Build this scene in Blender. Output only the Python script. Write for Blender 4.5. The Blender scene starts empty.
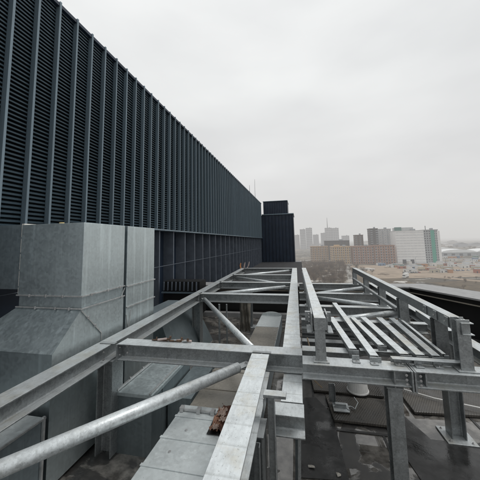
import bpy, bmesh, math, random
from mathutils import Vector, Matrix
random.seed(7)
S = bpy.context.scene
COL = S.collection
R = math.radians

# ------------------------------------------------------------------ helpers
def link(name, bm, m, parent=None, loc=None, smooth=False):
    """bm holds world coordinates; origin goes to the base centre of its box"""
    bmesh.ops.recalc_face_normals(bm, faces=bm.faces)
    if loc is None:
        xs = [v.co.x for v in bm.verts]; ys = [v.co.y for v in bm.verts]; zs = [v.co.z for v in bm.verts]
        loc = Vector(((min(xs) + max(xs)) / 2, (min(ys) + max(ys)) / 2, min(zs)))
    loc = Vector(loc)
    bmesh.ops.translate(bm, verts=bm.verts, vec=-loc)
    me = bpy.data.meshes.new(name)
    bm.to_mesh(me); bm.free()
    if smooth:
        for p in me.polygons: p.use_smooth = True
    me.materials.append(m)
    o = bpy.data.objects.new(name, me)
    COL.objects.link(o)
    if parent is not None:
        o.parent = parent
        o.location = loc - wloc(parent)
    else:
        o.location = loc
    return o

def wloc(o):
    v = Vector(o.location)
    while o.parent: o = o.parent; v += o.location
    return v

def tag(o, label, cat, group=None, kind=None):
    if label: o['label'] = label
    if cat: o['category'] = cat
    if group: o['group'] = group
    if kind: o['kind'] = kind
    return o

def structure(o): o['kind'] = 'structure'; return o

def empty(name, loc, label, cat, group=None):
    o = bpy.data.objects.new(name, None); COL.objects.link(o)
    o.location = loc; o.empty_display_size = .2
    return tag(o, label, cat, group)

def copy_tree(o, parent=None):
    c = o.copy(); COL.objects.link(c)
    if parent is not None: c.parent = parent
    for ch in list(o.children): copy_tree(ch, c)
    return c

def NB(): return bmesh.new()

def box(bm, x0, x1, y0, y1, z0, z1, skip=()):
    vs = [bm.verts.new(p) for p in [(x0,y0,z0),(x1,y0,z0),(x1,y1,z0),(x0,y1,z0),(x0,y0,z1),(x1,y0,z1),(x1,y1,z1),(x0,y1,z1)]]
    for i, f in enumerate([(0,3,2,1),(4,5,6,7),(0,1,5,4),(1,2,6,5),(2,3,7,6),(3,0,4,7)]):
        if i not in skip: bm.faces.new([vs[k] for k in f])
    return bm

def frame_axes(p0, p1, up=(0,0,1)):
    d = (Vector(p1) - Vector(p0)).normalized(); up = Vector(up)
    s = d.cross(up)
    if s.length < 1e-4: s = d.cross(Vector((0,1,0)))
    s.normalize(); u = s.cross(d).normalized()
    return d, s, u

def sweep(bm, prof, p0, p1, up=(0,0,1), nseg=1):
    """extrude closed 2-D profile (side, up) from p0 to p1"""
    p0 = Vector(p0); p1 = Vector(p1)
    d, s, u = frame_axes(p0, p1, up)
    rings = []
    for k in range(nseg + 1):
        c = p0.lerp(p1, k / nseg)
        rings.append([bm.verts.new(c + s * a + u * b) for a, b in prof])
    n = len(prof)
    for k in range(nseg):
        for i in range(n):
            j = (i + 1) % n
            bm.faces.new((rings[k][i], rings[k][j], rings[k+1][j], rings[k+1][i]))
    bm.faces.new(rings[0][::-1]); bm.faces.new(rings[-1])
    return bm

def I_prof(w, h, tf=.013, tw=.009, r=.012):
    a = w/2; t = tw/2
    # top at 0, bottom at -h ; small root fillets
    right = [(a,0),(a,-tf),(t+r,-tf),(t+r*.3,-tf-r*.3),(t,-tf-r),(t,-h+tf+r),(t+r*.3,-h+tf+r*.3),(t+r,-h+tf),(a,-h+tf),(a,-h)]
    left = [(-x, y) for x, y in right[::-1]]
    return right + left
def U_prof(w, h, t=.008):   # channel open downwards
    a = w/2
    return [(-a,0),(a,0),(a,-h),(a-t,-h),(a-t,-t),(-a+t,-t),(-a+t,-h),(-a,-h)]
def C_prof(w, h, t=.009):   # channel standing, open to +side
    a = w/2
    return [(-a,0),(a,0),(a,-t),(-a+t,-t),(-a+t,-h+t),(a,-h+t),(a,-h),(-a,-h)]
def L_prof(w, h, t=.006):
    return [(0,0),(w,0),(w,-t),(t,-t),(t,-h),(0,-h)]
def circ(r, n=20): return [(r*math.cos(2*math.pi*i/n), r*math.sin(2*math.pi*i/n)) for i in range(n)]

def tube(bm, pts, r, n=12, cap=True):
    pts = [Vector(p) for p in pts]; rings = []
    for i, p in enumerate(pts):
        d = (pts[min(i+1, len(pts)-1)] - pts[max(i-1, 0)]).normalized()
        ref = Vector((0,0,1)) if abs(d.z) < .9 else Vector((0,1,0))
        s = d.cross(ref).normalized(); u = s.cross(d)
        rr = r[i] if isinstance(r, (list, tuple)) else r
        rings.append([bm.verts.new(p + s*rr*math.cos(2*math.pi*k/n) + u*rr*math.sin(2*math.pi*k/n)) for k in range(n)])
    for i in range(len(rings)-1):
        for k in range(n):
            bm.faces.new((rings[i][k], rings[i][(k+1)%n], rings[i+1][(k+1)%n], rings[i+1][k]))
    if cap: bm.faces.new(rings[0][::-1]); bm.faces.new(rings[-1])
    return bm

def bevel(o, w=.0025, seg=2):
    m = o.modifiers.new('bevel', 'BEVEL'); m.width = w; m.segments = seg; m.limit_method = 'ANGLE'; m.angle_limit = R(40)
    return o

# ------------------------------------------------------------------ materials
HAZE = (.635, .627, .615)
class N:
    def __init__(s, name):
        s.m = bpy.data.materials.new(name); s.m.use_nodes = True
        s.t = s.m.node_tree; s.t.nodes.clear()
        s.out = s.t.nodes.new('ShaderNodeOutputMaterial')
        s.pos = s.n('ShaderNodeNewGeometry').outputs['Position']
        s.nrm = s.t.nodes[-1].outputs['Normal']
    def n(s, typ, **kw):
        nd = s.t.nodes.new(typ)
        for k, v in kw.items(): setattr(nd, k, v)
        return nd
    def l(s, a, b): s.t.links.new(a, b)
    def put(s, sock, v):
        if hasattr(v, 'is_linked') or hasattr(v, 'links'): s.l(v, sock)
        else: sock.default_value = v if not (isinstance(v, tuple) and len(v) == 3 and sock.type == 'RGBA') else (*v, 1)
    def map(s, v, scale=(1,1,1), rot=(0,0,0), loc=(0,0,0)):
        m = s.n('ShaderNodeMapping'); s.l(v, m.inputs[0]); m.inputs['Scale'].default_value = scale; m.inputs['Rotation'].default_value = rot; m.inputs['Location'].default_value = loc
        return m.outputs[0]
    def noise(s, v, scale, detail=4, rough=.55, dist=0):
        x = s.n('ShaderNodeTexNoise'); s.l(v, x.inputs['Vector']); x.inputs['Scale'].default_value = scale
        x.inputs['Detail'].default_value = detail; x.inputs['Roughness'].default_value = rough; x.inputs['Distortion'].default_value = dist
        return x.outputs['Fac']
    def voro(s, v, scale, out='Color', feat='F1'):
        x = s.n('ShaderNodeTexVoronoi', feature=feat); s.l(v, x.inputs['Vector']); x.inputs['Scale'].default_value = scale
        return x.outputs[out]
    def ramp(s, f, stops, interp='LINEAR'):
        r = s.n('ShaderNodeValToRGB'); s.l(f, r.inputs[0]); e = r.color_ramp; e.interpolation = interp
        while len(e.elements) < len(stops): e.elements.new(.5)
        for el, (p, c) in zip(e.elements, stops):
            el.position = p; el.color = (c, c, c, 1) if isinstance(c, (int, float)) else (*c, 1)
        return r.outputs[0]
    def mix(s, f, a, b, mode='MIX'):
        x = s.n('ShaderNodeMix', data_type='RGBA', blend_type=mode)
        s.put(x.inputs[0], f); s.put(x.inputs[6], a); s.put(x.inputs[7], b); return x.outputs[2]
    def math(s, op, a, b=0, c=0):
        x = s.n('ShaderNodeMath', operation=op)
        for i, v in enumerate((a, b, c)):
            s.put(x.inputs[i], v)
        return x.outputs[0]
    def sep(s, v):
        x = s.n('ShaderNodeSeparateXYZ'); s.l(v, x.inputs[0]); return x.outputs
    def bump(s, h, strength=.2, dist=.01):
        b = s.n('ShaderNodeBump'); s.l(h, b.inputs['Height']); b.inputs['Strength'].default_value = strength; b.inputs['Distance'].default_value = dist
        return b.outputs[0]
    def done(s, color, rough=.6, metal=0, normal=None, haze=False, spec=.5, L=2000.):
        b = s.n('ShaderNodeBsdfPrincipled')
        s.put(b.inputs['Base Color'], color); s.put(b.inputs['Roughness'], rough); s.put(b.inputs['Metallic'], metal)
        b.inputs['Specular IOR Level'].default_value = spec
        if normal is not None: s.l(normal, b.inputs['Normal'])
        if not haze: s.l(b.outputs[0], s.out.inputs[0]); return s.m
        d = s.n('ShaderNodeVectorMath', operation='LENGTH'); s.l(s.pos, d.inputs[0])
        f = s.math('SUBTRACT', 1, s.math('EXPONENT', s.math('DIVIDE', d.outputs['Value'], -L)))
        e = s.n('ShaderNodeEmission'); e.inputs[0].default_value = (*HAZE, 1)  # painted aerial haze: surfaces glow grey with distance from the origin
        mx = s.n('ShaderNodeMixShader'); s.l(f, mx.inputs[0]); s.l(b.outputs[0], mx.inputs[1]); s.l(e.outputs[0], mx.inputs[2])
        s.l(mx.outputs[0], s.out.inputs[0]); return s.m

def steel(name, base=.36, chalk=.5, bands=False, metal=.55, chalk_amt=.75):
    k = N(name); p = k.pos
    big = k.noise(p, 2.3, 5, .6); mid = k.noise(p, 14, 5, .65)
    sp = k.voro(p, 75); spv = k.sep(sp)[0]
    streak = k.noise(k.map(p, (26, 26, 2.5)), 1, 4, .6)
    c = k.ramp(big, [(.3, base*.72), (.52, base), (.7, base*1.28)])
    c = k.mix(.55, c, k.ramp(mid, [(.3, base*.62), (.6, base*1.3)]))
    c = k.mix(.24, c, k.ramp(spv, [(0, base*.5), (1, base*1.7)]))
    c = k.mix(k.ramp(streak, [(.55, 0), (.72, .45)]), c, (base*.5, base*.5, base*.48))
    # white oxide / dust settled on faces that look up
    nz = k.sep(k.nrm)[2]
    ch = k.ramp(k.noise(p, 9, 6, .7), [(.33, chalk*.62), (.5, chalk*.95), (.72, chalk*1.12)])
    ch = k.mix(.5, ch, k.ramp(k.noise(k.map(p, (40, 9, 40)), 1, 5, .7), [(.3, chalk*.66), (.65, chalk*1.12)]))
    ch = k.mix(k.ramp(k.noise(p, 3.1, 4, .7), [(.50, 0), (.66, .5)]), ch, (chalk*.76, chalk*.66, chalk*.5))
    if bands:
        y = k.math('ADD', k.math('MULTIPLY', k.sep(p)[1], 4.9), k.math('MULTIPLY', k.noise(k.map(p,(0,1,0)), 1.7, 3), 1.6))
        y = k.math('ADD', y, k.math('MULTIPLY', k.noise(p, 30, 3), .035))
        fr = k.math('FRACT', y)
        bd = k.ramp(fr, [(0, .0), (.03, .5), (.06, .42), (.11, .12), (.16, 0)])
        bd = k.math('MULTIPLY', bd, k.ramp(k.noise(p, 5, 3), [(.35, .35), (.6, 1)]))
        ch = k.mix(bd, ch, (chalk*.33, chalk*.33, chalk*.3))
    up = k.ramp(nz, [(.55, 0), (.9, chalk_amt)])
    c = k.mix(up, c, ch)
    c = k.mix(k.ramp(k.noise(p, 55, 2, .8), [(.62, 0), (.7, .5)]), c, (base*.4, base*.4, base*.38))
    tint = k.mix(1, c, (.94, 1.0, 1.02), 'MULTIPLY')
    m_ = k.math('SUBTRACT', metal, k.math('MULTIPLY', up, metal*.85))
    r = k.ramp(mid, [(.3, .26), (.7, .5)])
    h = k.math('ADD', k.math('MULTIPLY', mid, .6), k.math('MULTIPLY', spv, .12))
    return k.done(tint, r, m_, k.bump(h, .25, .004))

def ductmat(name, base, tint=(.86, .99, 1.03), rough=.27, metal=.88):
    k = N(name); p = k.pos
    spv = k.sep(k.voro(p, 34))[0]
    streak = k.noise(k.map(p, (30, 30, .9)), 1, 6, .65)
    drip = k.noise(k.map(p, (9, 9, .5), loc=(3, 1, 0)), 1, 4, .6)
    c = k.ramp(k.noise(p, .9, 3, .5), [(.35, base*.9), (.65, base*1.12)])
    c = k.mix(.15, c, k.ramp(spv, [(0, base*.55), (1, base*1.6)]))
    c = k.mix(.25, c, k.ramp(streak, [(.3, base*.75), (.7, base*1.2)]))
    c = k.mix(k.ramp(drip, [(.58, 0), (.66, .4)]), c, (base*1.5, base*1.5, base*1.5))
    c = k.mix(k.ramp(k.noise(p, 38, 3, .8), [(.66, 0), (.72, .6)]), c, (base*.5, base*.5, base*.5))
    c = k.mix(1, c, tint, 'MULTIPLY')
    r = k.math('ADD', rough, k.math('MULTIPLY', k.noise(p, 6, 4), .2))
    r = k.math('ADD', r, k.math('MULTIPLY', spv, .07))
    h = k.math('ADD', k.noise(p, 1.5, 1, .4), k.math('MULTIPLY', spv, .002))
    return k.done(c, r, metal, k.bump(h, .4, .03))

def plain(name, c, rough=.6, metal=0, haze=False, var=.25, scale=4., bump=0):
    k = N(name)
    n = k.noise(k.pos, scale, 5, .65)
    a = tuple(x*(1-var) for x in c); b = tuple(min(1, x*(1+var)) for x in c)
    col = k.mix(k.ramp(n, [(.3, 0), (.7, 1)]), a, b)
    return k.done(col, rough, metal, k.bump(n, bump, .01) if bump else None, haze)

M = {}
M['steel'] = steel('galvanised_steel', .30, .50, metal=.65)
M['steel_top'] = steel('galvanised_steel_pale', .30, .76, bands=True, chalk_amt=.92)
M['steel_mid'] = steel('galvanised_steel_weathered', .27, .62, metal=.65, chalk_amt=.85)
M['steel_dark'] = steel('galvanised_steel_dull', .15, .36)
M['tube'] = steel('galvanised_tube', .56, .66, metal=.5, chalk_amt=.55)
M['bolt'] = plain('zinc_bolt', (.5, .5, .5), .35, .8)
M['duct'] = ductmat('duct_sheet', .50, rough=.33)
M['duct_side'] = ductmat('duct_sheet_lit', .58, (.88, .99, 1.01), .3, .8)  # same sheet as duct, sky-lit side faces painted lighter
M['duct_dark'] = ductmat('duct_sheet_shaded', .36, (.82, .97, 1.04), .32, .8)  # same sheet, shade put into a darker colour
M['duct_blue'] = ductmat('duct_sheet_shaded_blue', .28, (.82, .97, 1.02), .3, .8)  # same sheet, shade on low faces painted as a dark bluish tone
M['duct_top'] = ductmat('duct_sheet_top', .54, (.93, 1, 1.01), .4, .45)  # same sheet, sky light on top faces put into the colour
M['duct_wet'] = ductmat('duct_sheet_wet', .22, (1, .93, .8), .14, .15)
M['flange'] = plain('flange_zinc', (.47, .48, .48), .42, .6, var=.3, scale=14)
M['white_strip'] = plain('sealant_strip', (.62, .6, .56), .6, 0, var=.25, scale=18)

# ------------------------------------------------------------------ world, sun, camera
w = bpy.data.worlds.new('World'); S.world = w; w.use_nodes = True
nt = w.node_tree; nt.nodes.clear()
def wn(t, **kw):
    n_ = nt.nodes.new(t)
    for a, b in kw.items(): setattr(n_, a, b)
    return n_
SUN_EL, SUN_AZ = 60, 80     # azimuth from +Y clockwise
sky = wn('ShaderNodeTexSky', sky_type='NISHITA'); sky.sun_disc = False
sky.sun_elevation = R(SUN_EL); sky.sun_rotation = R(SUN_AZ)
tc = wn('ShaderNodeTexCoord'); sp = wn('ShaderNodeSeparateXYZ'); nt.links.new(tc.outputs['Generated'], sp.inputs[0])
rp = wn('ShaderNodeValToRGB'); nt.links.new(sp.outputs[2], rp.inputs[0])
els = rp.color_ramp.elements
els[0].position = 0.0; els[0].color = (.615, .61, .60, 1)
els[1].position = .75; els[1].color = (.83, .84, .84, 1)
e = els.new(.12); e.color = (.68, .675, .668, 1)
e = els.new(.3); e.color = (.745, .747, .743, 1)
e = els.new(.5); e.color = (.79, .80, .797, 1)
mp = wn('ShaderNodeMapping'); nt.links.new(tc.outputs['Generated'], mp.inputs[0]); mp.inputs['Scale'].default_value = (1, 1, 2.6)
ns = wn('ShaderNodeTexNoise'); nt.links.new(mp.outputs[0], ns.inputs['Vector']); ns.inputs['Scale'].default_value = 2.1; ns.inputs['Detail'].default_value = 6; ns.inputs['Roughness'].default_value = .42
nr = wn('ShaderNodeValToRGB'); nt.links.new(ns.outputs['Fac'], nr.inputs[0])
nr.color_ramp.elements[0].position = .3; nr.color_ramp.elements[0].color = (.90, .90, .905, 1)
nr.color_ramp.elements[1].position = .7; nr.color_ramp.elements[1].color = (1.08, 1.08, 1.075, 1)
mu = wn('ShaderNodeMix', data_type='RGBA', blend_type='MULTIPLY'); fd_ = wn('ShaderNodeMapRange'); nt.links.new(sp.outputs[2], fd_.inputs[0]); fd_.inputs[1].default_value = .0; fd_.inputs[2].default_value = .2
nt.links.new(fd_.outputs[0], mu.inputs[0])
nt.links.new(rp.outputs[0], mu.inputs[6]); nt.links.new(nr.outputs[0], mu.inputs[7])
bg1 = wn('ShaderNodeBackground'); nt.links.new(mu.outputs[2], bg1.inputs[0]); bg1.inputs[1].default_value = 1.1
bg2 = wn('ShaderNodeBackground'); nt.links.new(sky.outputs[0], bg2.inputs[0]); bg2.inputs[1].default_value = .05
ms = wn('ShaderNodeMixShader'); ms.inputs[0].default_value = .06
nt.links.new(bg1.outputs[0], ms.inputs[1]); nt.links.new(bg2.outputs[0], ms.inputs[2])
wo = wn('ShaderNodeOutputWorld'); nt.links.new(ms.outputs[0], wo.inputs[0])

sl = bpy.data.lights.new('sun', 'SUN'); sl.energy = 1.25; sl.angle = R(24); sl.color = (1, .98, .95)
so = bpy.data.objects.new('sun', sl); COL.objects.link(so)
dv = Vector((math.sin(R(SUN_AZ))*math.cos(R(SUN_EL)), math.cos(R(SUN_AZ))*math.cos(R(SUN_EL)), math.sin(R(SUN_EL))))
so.rotation_euler = dv.to_track_quat('Z', 'Y').to_euler(); so.location = (8, -4, 20)

cd = bpy.data.cameras.new('camera'); cam = bpy.data.objects.new('camera', cd); COL.objects.link(cam)
right = Vector((.97693947, .2123938, -.02186638)); upv = Vector((.04416061, -.10079706, .99392645)); back = Vector((.20889975, -.97197162, -.10785206))
cam.matrix_world = Matrix(((right.x, upv.x, back.x, 0), (right.y, upv.y, back.y, 0), (right.z, upv.z, back.z, 2.5), (0, 0, 0, 1)))
cd.sensor_width = 36; cd.lens = 270/480*36; cd.shift_y = -(240-213)/480; cd.clip_start = .05; cd.clip_end = 20000
S.camera = cam
S.view_settings.view_transform = 'Standard'; S.view_settings.look = 'None'; S.view_settings.exposure = 0

# ================================================================== ROOF DECK
def roofmat():
    k = N('wet_roof_membrane'); p = k.pos
    pud = k.noise(p, 1.15, 5, .55, .6)
    mask = k.ramp(pud, [(.452, 0), (.470, 1)])
    fine = k.noise(p, 18, 6, .7); mid = k.noise(p, 4.5, 5, .65)
    dry = k.mix(k.ramp(mid, [(.35, 0), (.65, 1)]), (.018, .018, .018), (.05, .047, .043))
    dry = k.mix(k.ramp(fine, [(.55, 0), (.75, .5)]), dry, (.075, .072, .066))
    wet = k.mix(k.ramp(mid, [(.4, 0), (.62, 1)]), (.062, .058, .053), (.20, .19, .175))  # puddle colour raised to stand in for reflected sky
    col = k.mix(mask, dry, wet)
    rg = k.mix(mask, k.ramp(fine, [(.3, .28), (.7, .55)]), (.015, .015, .015))
    h = k.math('MULTIPLY', k.math('SUBTRACT', 1, mask), fine)
    return k.done(col, rg, 0, k.bump(h, .5, .008), spec=1.0)
M['roof'] = roofmat()
k = N('black_membrane'); f_ = k.noise(k.pos, 9, 5, .7)
M['membrane'] = k.done(k.ramp(f_, [(.3, .012), (.7, .034)]), k.ramp(k.noise(k.pos, 3, 4), [(.4, .12), (.6, .5)]), 0, k.bump(f_, .3, .01))
k = N('parapet_black'); f_ = k.noise(k.map(k.pos, (1, 1, .3)), 3, 5, .7)
M['black'] = k.done(k.ramp(f_, [(.3, .004), (.7, .009)]), .45, 0, k.bump(f_, .2, .01))
k = N('coping_sheet'); f_ = k.noise(k.pos, 5, 5, .7)
M['coping'] = k.done(k.ramp(f_, [(.3, .24), (.7, .35)]), .5, .1)

b = box(NB(), -8, 3.6, -4, 9.6, -.3, 0); vs_=[b.verts.new(p) for p in [(3.6,-4,0),(8.3,-4,0),(8.0,1.2,0),(4.4,8.1,0),(3.6,9.6,0)]]; b.faces.new(vs_); structure(link('roof_deck', b, M['roof']))
M['back_felt']=plain('back_felt',(.03,.03,.032),.9,0,var=.3,scale=2)
b = box(NB(), -5.6, .2, 9.6, 34, -.3, -.02); structure(link('back_roof_deck', b, M['back_felt']))
# membrane sheets lying on the deck
def sheet(pts, z, m, label):
    bm = NB(); lo = [bm.verts.new((x, y, z)) for x, y in pts]; hi = [bm.verts.new((x, y, z+.006)) for x, y in pts]
    n = len(pts); bm.faces.new(lo[::-1]); bm.faces.new(hi)
    for i in range(n): bm.faces.new((lo[i], lo[(i+1)%n], hi[(i+1)%n], hi[i]))
    o = link('membrane_patch', bm, m); return tag(o, label, 'roofing sheet', 'membrane patches on the roof')
sheet([(1.15,3.25),(2.9,3.5),(2.9,4.55),(1.95,4.05),(1.5,4.05),(1.25,4.75),(1.0,4.3)], .004, M['membrane'], 'black roofing patch around the foot of the outer column')
sheet([(-.1,3.2),(.4,3.25),(.36,4.35),(.15,4.75),(-.1,4.7)], .004, M['membrane'], 'black roofing patch between the white stub beam and the rubber mat')

for i,(a_,b_,c_,d_) in enumerate(((-.9,3.4,1.02,1.06),(-.9,4.0,2.06,2.1),(.25,4.2,3.10,3.14),(-.1,4.2,4.02,4.06),(.93,.96,.2,4.05),(.1,.13,2.1,6.0),(2.2,2.23,1.5,5.0),(1.45,1.48,2.1,3.1))):
    structure(link('roof_seam', box(NB(),a_,b_,c_,d_,.0005,.0095 if i<4 else .0075), M['membrane']))
# parapet (polyline wall with coping)
inner = [(-5.0,9.4),(3.3,9.55),(4.12,7.95),(7.6,1.1)]
outer = [(-5.0,10.1),(3.95,10.25),(4.9,8.75),(8.6,1.9)]
def strip(bm, A, B, z0, z1, lid=True):
    va=[[bm.verts.new((x,y,z)) for z in (z0,z1)] for x,y in A]; vb=[[bm.verts.new((x,y,z)) for z in (z0,z1)] for x,y in B]
    for i in range(len(A)-1):
        bm.faces.new((va[i][0],va[i+1][0],va[i+1][1],va[i][1])); bm.faces.new((vb[i][0],vb[i][1],vb[i+1][1],vb[i+1][0]))
        bm.faces.new((va[i][1],va[i+1][1],vb[i+1][1],vb[i][1])); bm.faces.new((va[i][0],vb[i][0],vb[i+1][0],va[i+1][0]))
    for i in (0,-1): bm.faces.new((va[i][0],va[i][1],vb[i][1],vb[i][0]))
    return bm
def off(A, d):
    return [(x + dx, y + dy) for (x, y), (dx, dy) in zip(A, d)]
M['timber_dull']=plain('ledge_tan',(.16,.145,.12),.8,var=.2)
par = empty('parapet_wall', (3.3, 9.5, 0), 'black roof parapet with wide grey metal coping running round the roof edge', 'parapet')
link('upstand', strip(NB(), off(inner,[(0,.05),(.03,.05),(.05,.03),(.05,.03)]), off(outer,[(0,-.05),(-.05,-.05),(-.05,-.03),(-.05,-.03)]), -2, .955), M['black'], par)
link('coping', strip(NB(), inner, outer, .958, 1.0), M['coping'], par)
link('inner_ledge', strip(NB(), off(inner,[(0,-.05),(-.03,-.06),(-.06,-.03),(-.06,-.03)]), off(inner,[(0,.047),(.027,.047),(.047,.027),(.047,.027)]), .83, .84), M['timber_dull'], par)
link('base_skirting', strip(NB(), [(-4.4,9.12),(3.15,9.25)], [(-4.4,9.34),(3.2,9.48)], .0, .13), M['coping'], par)

# roof edge / building body below so the deck is a real roof
M['facade'] = plain('facade_grey', (.2,.2,.21), .7, var=.15)
b = NB(); bm_pts=[(-30,-30),(9,-30),(8.6,1.9),(4.88,8.7),(3.93,10.2),(.2,10.15),(.2,40),(-30,40)]
lo=[b.verts.new((x,y,-35)) for x,y in bm_pts]; hi=[b.verts.new((x,y,-.35)) for x,y in bm_pts]
b.faces.new(hi)
for i in range(len(lo)): b.faces.new((lo[i],lo[(i+1)%len(lo)],hi[(i+1)%len(lo)],hi[i]))
tag(link('building_body', b, M['facade']), 'grey building whose roof carries the steel frame and ducts', 'building')

# ================================================================== LOUVRE WALL
def baymat(name, c, rough, metal, var):
    k = N(name); y_ = k.math('FLOOR', k.math('DIVIDE', k.math('SUBTRACT', k.sep(k.pos)[1], .25), .4335))
    wnz = k.n('ShaderNodeTexWhiteNoise', noise_dimensions='1D'); k.l(y_, wnz.inputs['W'])
    a = tuple(v*(1-var) for v in c); b_ = tuple(v*(1+var) for v in c)
    col = k.mix(wnz.outputs['Value'], a, b_)
    dr = k.noise(k.map(k.pos, (6, 14, .7)), 1, 5, .7)
    col = k.mix(k.ramp(dr, [(.5, 0), (.72, .55)]), col, tuple(v*.5+.02 for v in c))
    return k.done(col, k.ramp(dr, [(.3, rough-.1), (.7, rough+.15)]), metal, k.bump(k.noise(k.pos, 2.2, 2), .15, .02))
M['fin'] = baymat('fin_grey', (.15,.20,.235), .42, .3, .1)
M['blade'] = baymat('louvre_blue_black', (.066,.10,.125), .36, .35, .12)
M['backing'] = plain('louvre_backing', (.012,.018,.024), .7)
M['cladding'] = plain('cladding_blue_black', (.014,.025,.045), .5, .1, var=.25, scale=1.3)
M['deepfin'] = plain('deep_fin_dark', (.12,.14,.17), .5, .2, var=.2)
WX=-4.55; Z0,Z1=3.0,7.33
wall = empty('louvre_wall', (WX-.2,17,3), 'tall blue-black louvre wall with vertical fins along the left side', 'louvre wall')
link('backing_sheet', box(box(NB(), WX-.35, WX-.22, 0, 34, Z0, Z1-.05), WX-.35, WX-.22, 0, 7.62, 1.9, Z0-.001), M['backing'], wall)
b = NB(); z = Z0+.06-.074*14
while z < Z1-.05:
    # z-shaped rain blade: sloped front plate with a turned lip
    pr = [(WX-.022,z-.002),(WX-.014,z+.022),(WX-.022,z+.026),(WX-.11,z+.064),(WX-.11,z+.060),(WX-.03,z+.018)]
    r0=[b.verts.new((x,0,zz)) for x,zz in pr]; r1=[b.verts.new((x,34 if z>Z0 else 7.6,zz)) for x,zz in pr]
    for i in range(6): b.faces.new((r0[i],r0[(i+1)%6],r1[(i+1)%6],r1[i]))
    z += .074
link('louvre_blades', b, M['blade'], wall)
link('top_trim', box(NB(), WX-.36, WX+.06, 0, 34, Z1-.03, Z1+.04), M['cladding'], wall)
link('bottom_trim', box(NB(), WX-.55, WX+.09, 7.66, 34, Z0-.05, Z0+.0), M['fin'], wall)
y = 1.1; first=None
ys=[]
while y < 33.9: ys.append(y); y += .4335
off0 = (3.24-1.1) % .4335; short = None
for yy in ys:
    yy += off0 + .0
    if yy > 33.9: break
    if first is None:
        b = NB(); box(b, WX-.03, WX+.075, yy-.021, yy+.021, 1.92, Z1+.075)
        first = bevel(link('fin', b, M['fin'], wall), .006); base_y = yy
    elif yy < 7.75:
        c = first.copy(); COL.objects.link(c); c.location.y += yy-base_y
    else:
        if short is None: b = NB(); box(b, WX-.03, WX+.075, yy-.021, yy+.021, Z0+.003, Z1+.075); short = bevel(link('fin', b, M['fin'], wall), .006); base_s = yy
        else: c = short.copy(); COL.objects.link(c); c.location.y += yy-base_s
# thin upright rod on the wall top
for (yy,h_,lab) in ((30.,2.3,'tall thin lightning rod on the far end of the louvre wall top'),(26.5,.9,'short thin lightning rod on the louvre wall top nearer than the tall one')):
    o = link('lightning_rod', tube(NB(), [(WX-.1,yy,Z1+.04),(WX-.1,yy,Z1+.3),(WX-.1,yy,Z1+h_)], [.05,.02,.012], 8), M['steel_dark'])
    tag(o, lab, 'lightning rod', 'lightning rods on the louvre wall')

lw = empty('lower_wall', (-4.9,17,0), 'dark recessed cladding wall with deep vertical fins below the louvres', 'wall')
b = NB(); box(b, -5.3, -4.98, 0, 34, -2, 2.949); link('cladding', b, M['cladding'], lw)
first=None
for i in range(-1, 24):
    yy = 9.4 + i*1.05
    if first is None:
        first = link('deep_fin', box(NB(), -4.98, -4.58, yy-.03, yy+.03, -.3, 2.948), M['deepfin'], lw); base_y=yy
    else:
        c = first.copy(); COL.objects.link(c); c.location.y += yy-base_y
link('safety_cable', tube(NB(), [(-4.55,1,1.76),(-4.55,33,1.73)], .008, 8), M['deepfin'], lw)

tw = empty('roof_tower', (-2.5,36,0), 'blue-black roof tower with smaller top box at the end of the louvre wall', 'tower')
def corr(bm, x0, x1, y, z0, z1, pitch, d):
    # ribbed sheet facing -Y
    x=x0; pts=[]
    while x < x1:
        pts += [(x,y),(x+pitch*.62,y),(x+pitch*.72,y-d),(x+pitch*.9,y-d)]
        x += pitch
    pts=[(min(px,x1),py) for px,py in pts]+[(x1,y)]
    a=[bm.verts.new((px,py,z0)) for px,py in pts]; c=[bm.verts.new((px,py,z1)) for px,py in pts]
    for i in range(len(a)-1): bm.faces.new((a[i],a[i+1],c[i+1],c[i]))
b=NB(); box(b,-5.2,-.58,34.15,39,-6,5.85); link('tower_body', b, M['cladding'], tw)
b=NB(); corr(b,-5.2,-.58,34.14,-6,5.85,.42,.07); link('ribbed_cladding', b, M['cladding'], tw)
b=NB(); box(b,-4.5,-.5,34.0,39.05,5.86,5.97); link('roof_trim', b, M['fin'], tw)
b=NB(); box(b,-4.3,-1.25,34.35,38,5.97,7.6); corr(b,-4.3,-1.25,34.34,5.97,7.6,.3,.07); link('upper_box', b, M['cladding'], tw)
link('upper_trim', box(NB(),-4.34,-1.2,34.2,38.05,7.6,7.66), M['fin'], tw)

# ================================================================== DUCTS
def panel_flange(parent, x, y0, y1, z, name='flange', t=.022, d=.035):
    o = bevel(link(name, box(NB(), x, x+d, y0, y1, z-t/2, z+t/2), M['flange'], parent), .004)
    return o
dA = empty('air_duct', (-3.1,3.2,0), 'large galvanised duct hood with sloping front beside the louvre wall', 'duct')
XR=-2.6; XL=-3.56
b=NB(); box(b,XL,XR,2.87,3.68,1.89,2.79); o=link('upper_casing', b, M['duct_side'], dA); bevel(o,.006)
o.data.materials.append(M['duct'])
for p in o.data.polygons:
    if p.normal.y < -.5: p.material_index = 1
b=NB(); box(b,XL+.01,XR-.01,2.885,3.675,1.745,1.889); link('neck', b, M['duct'], dA)
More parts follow.
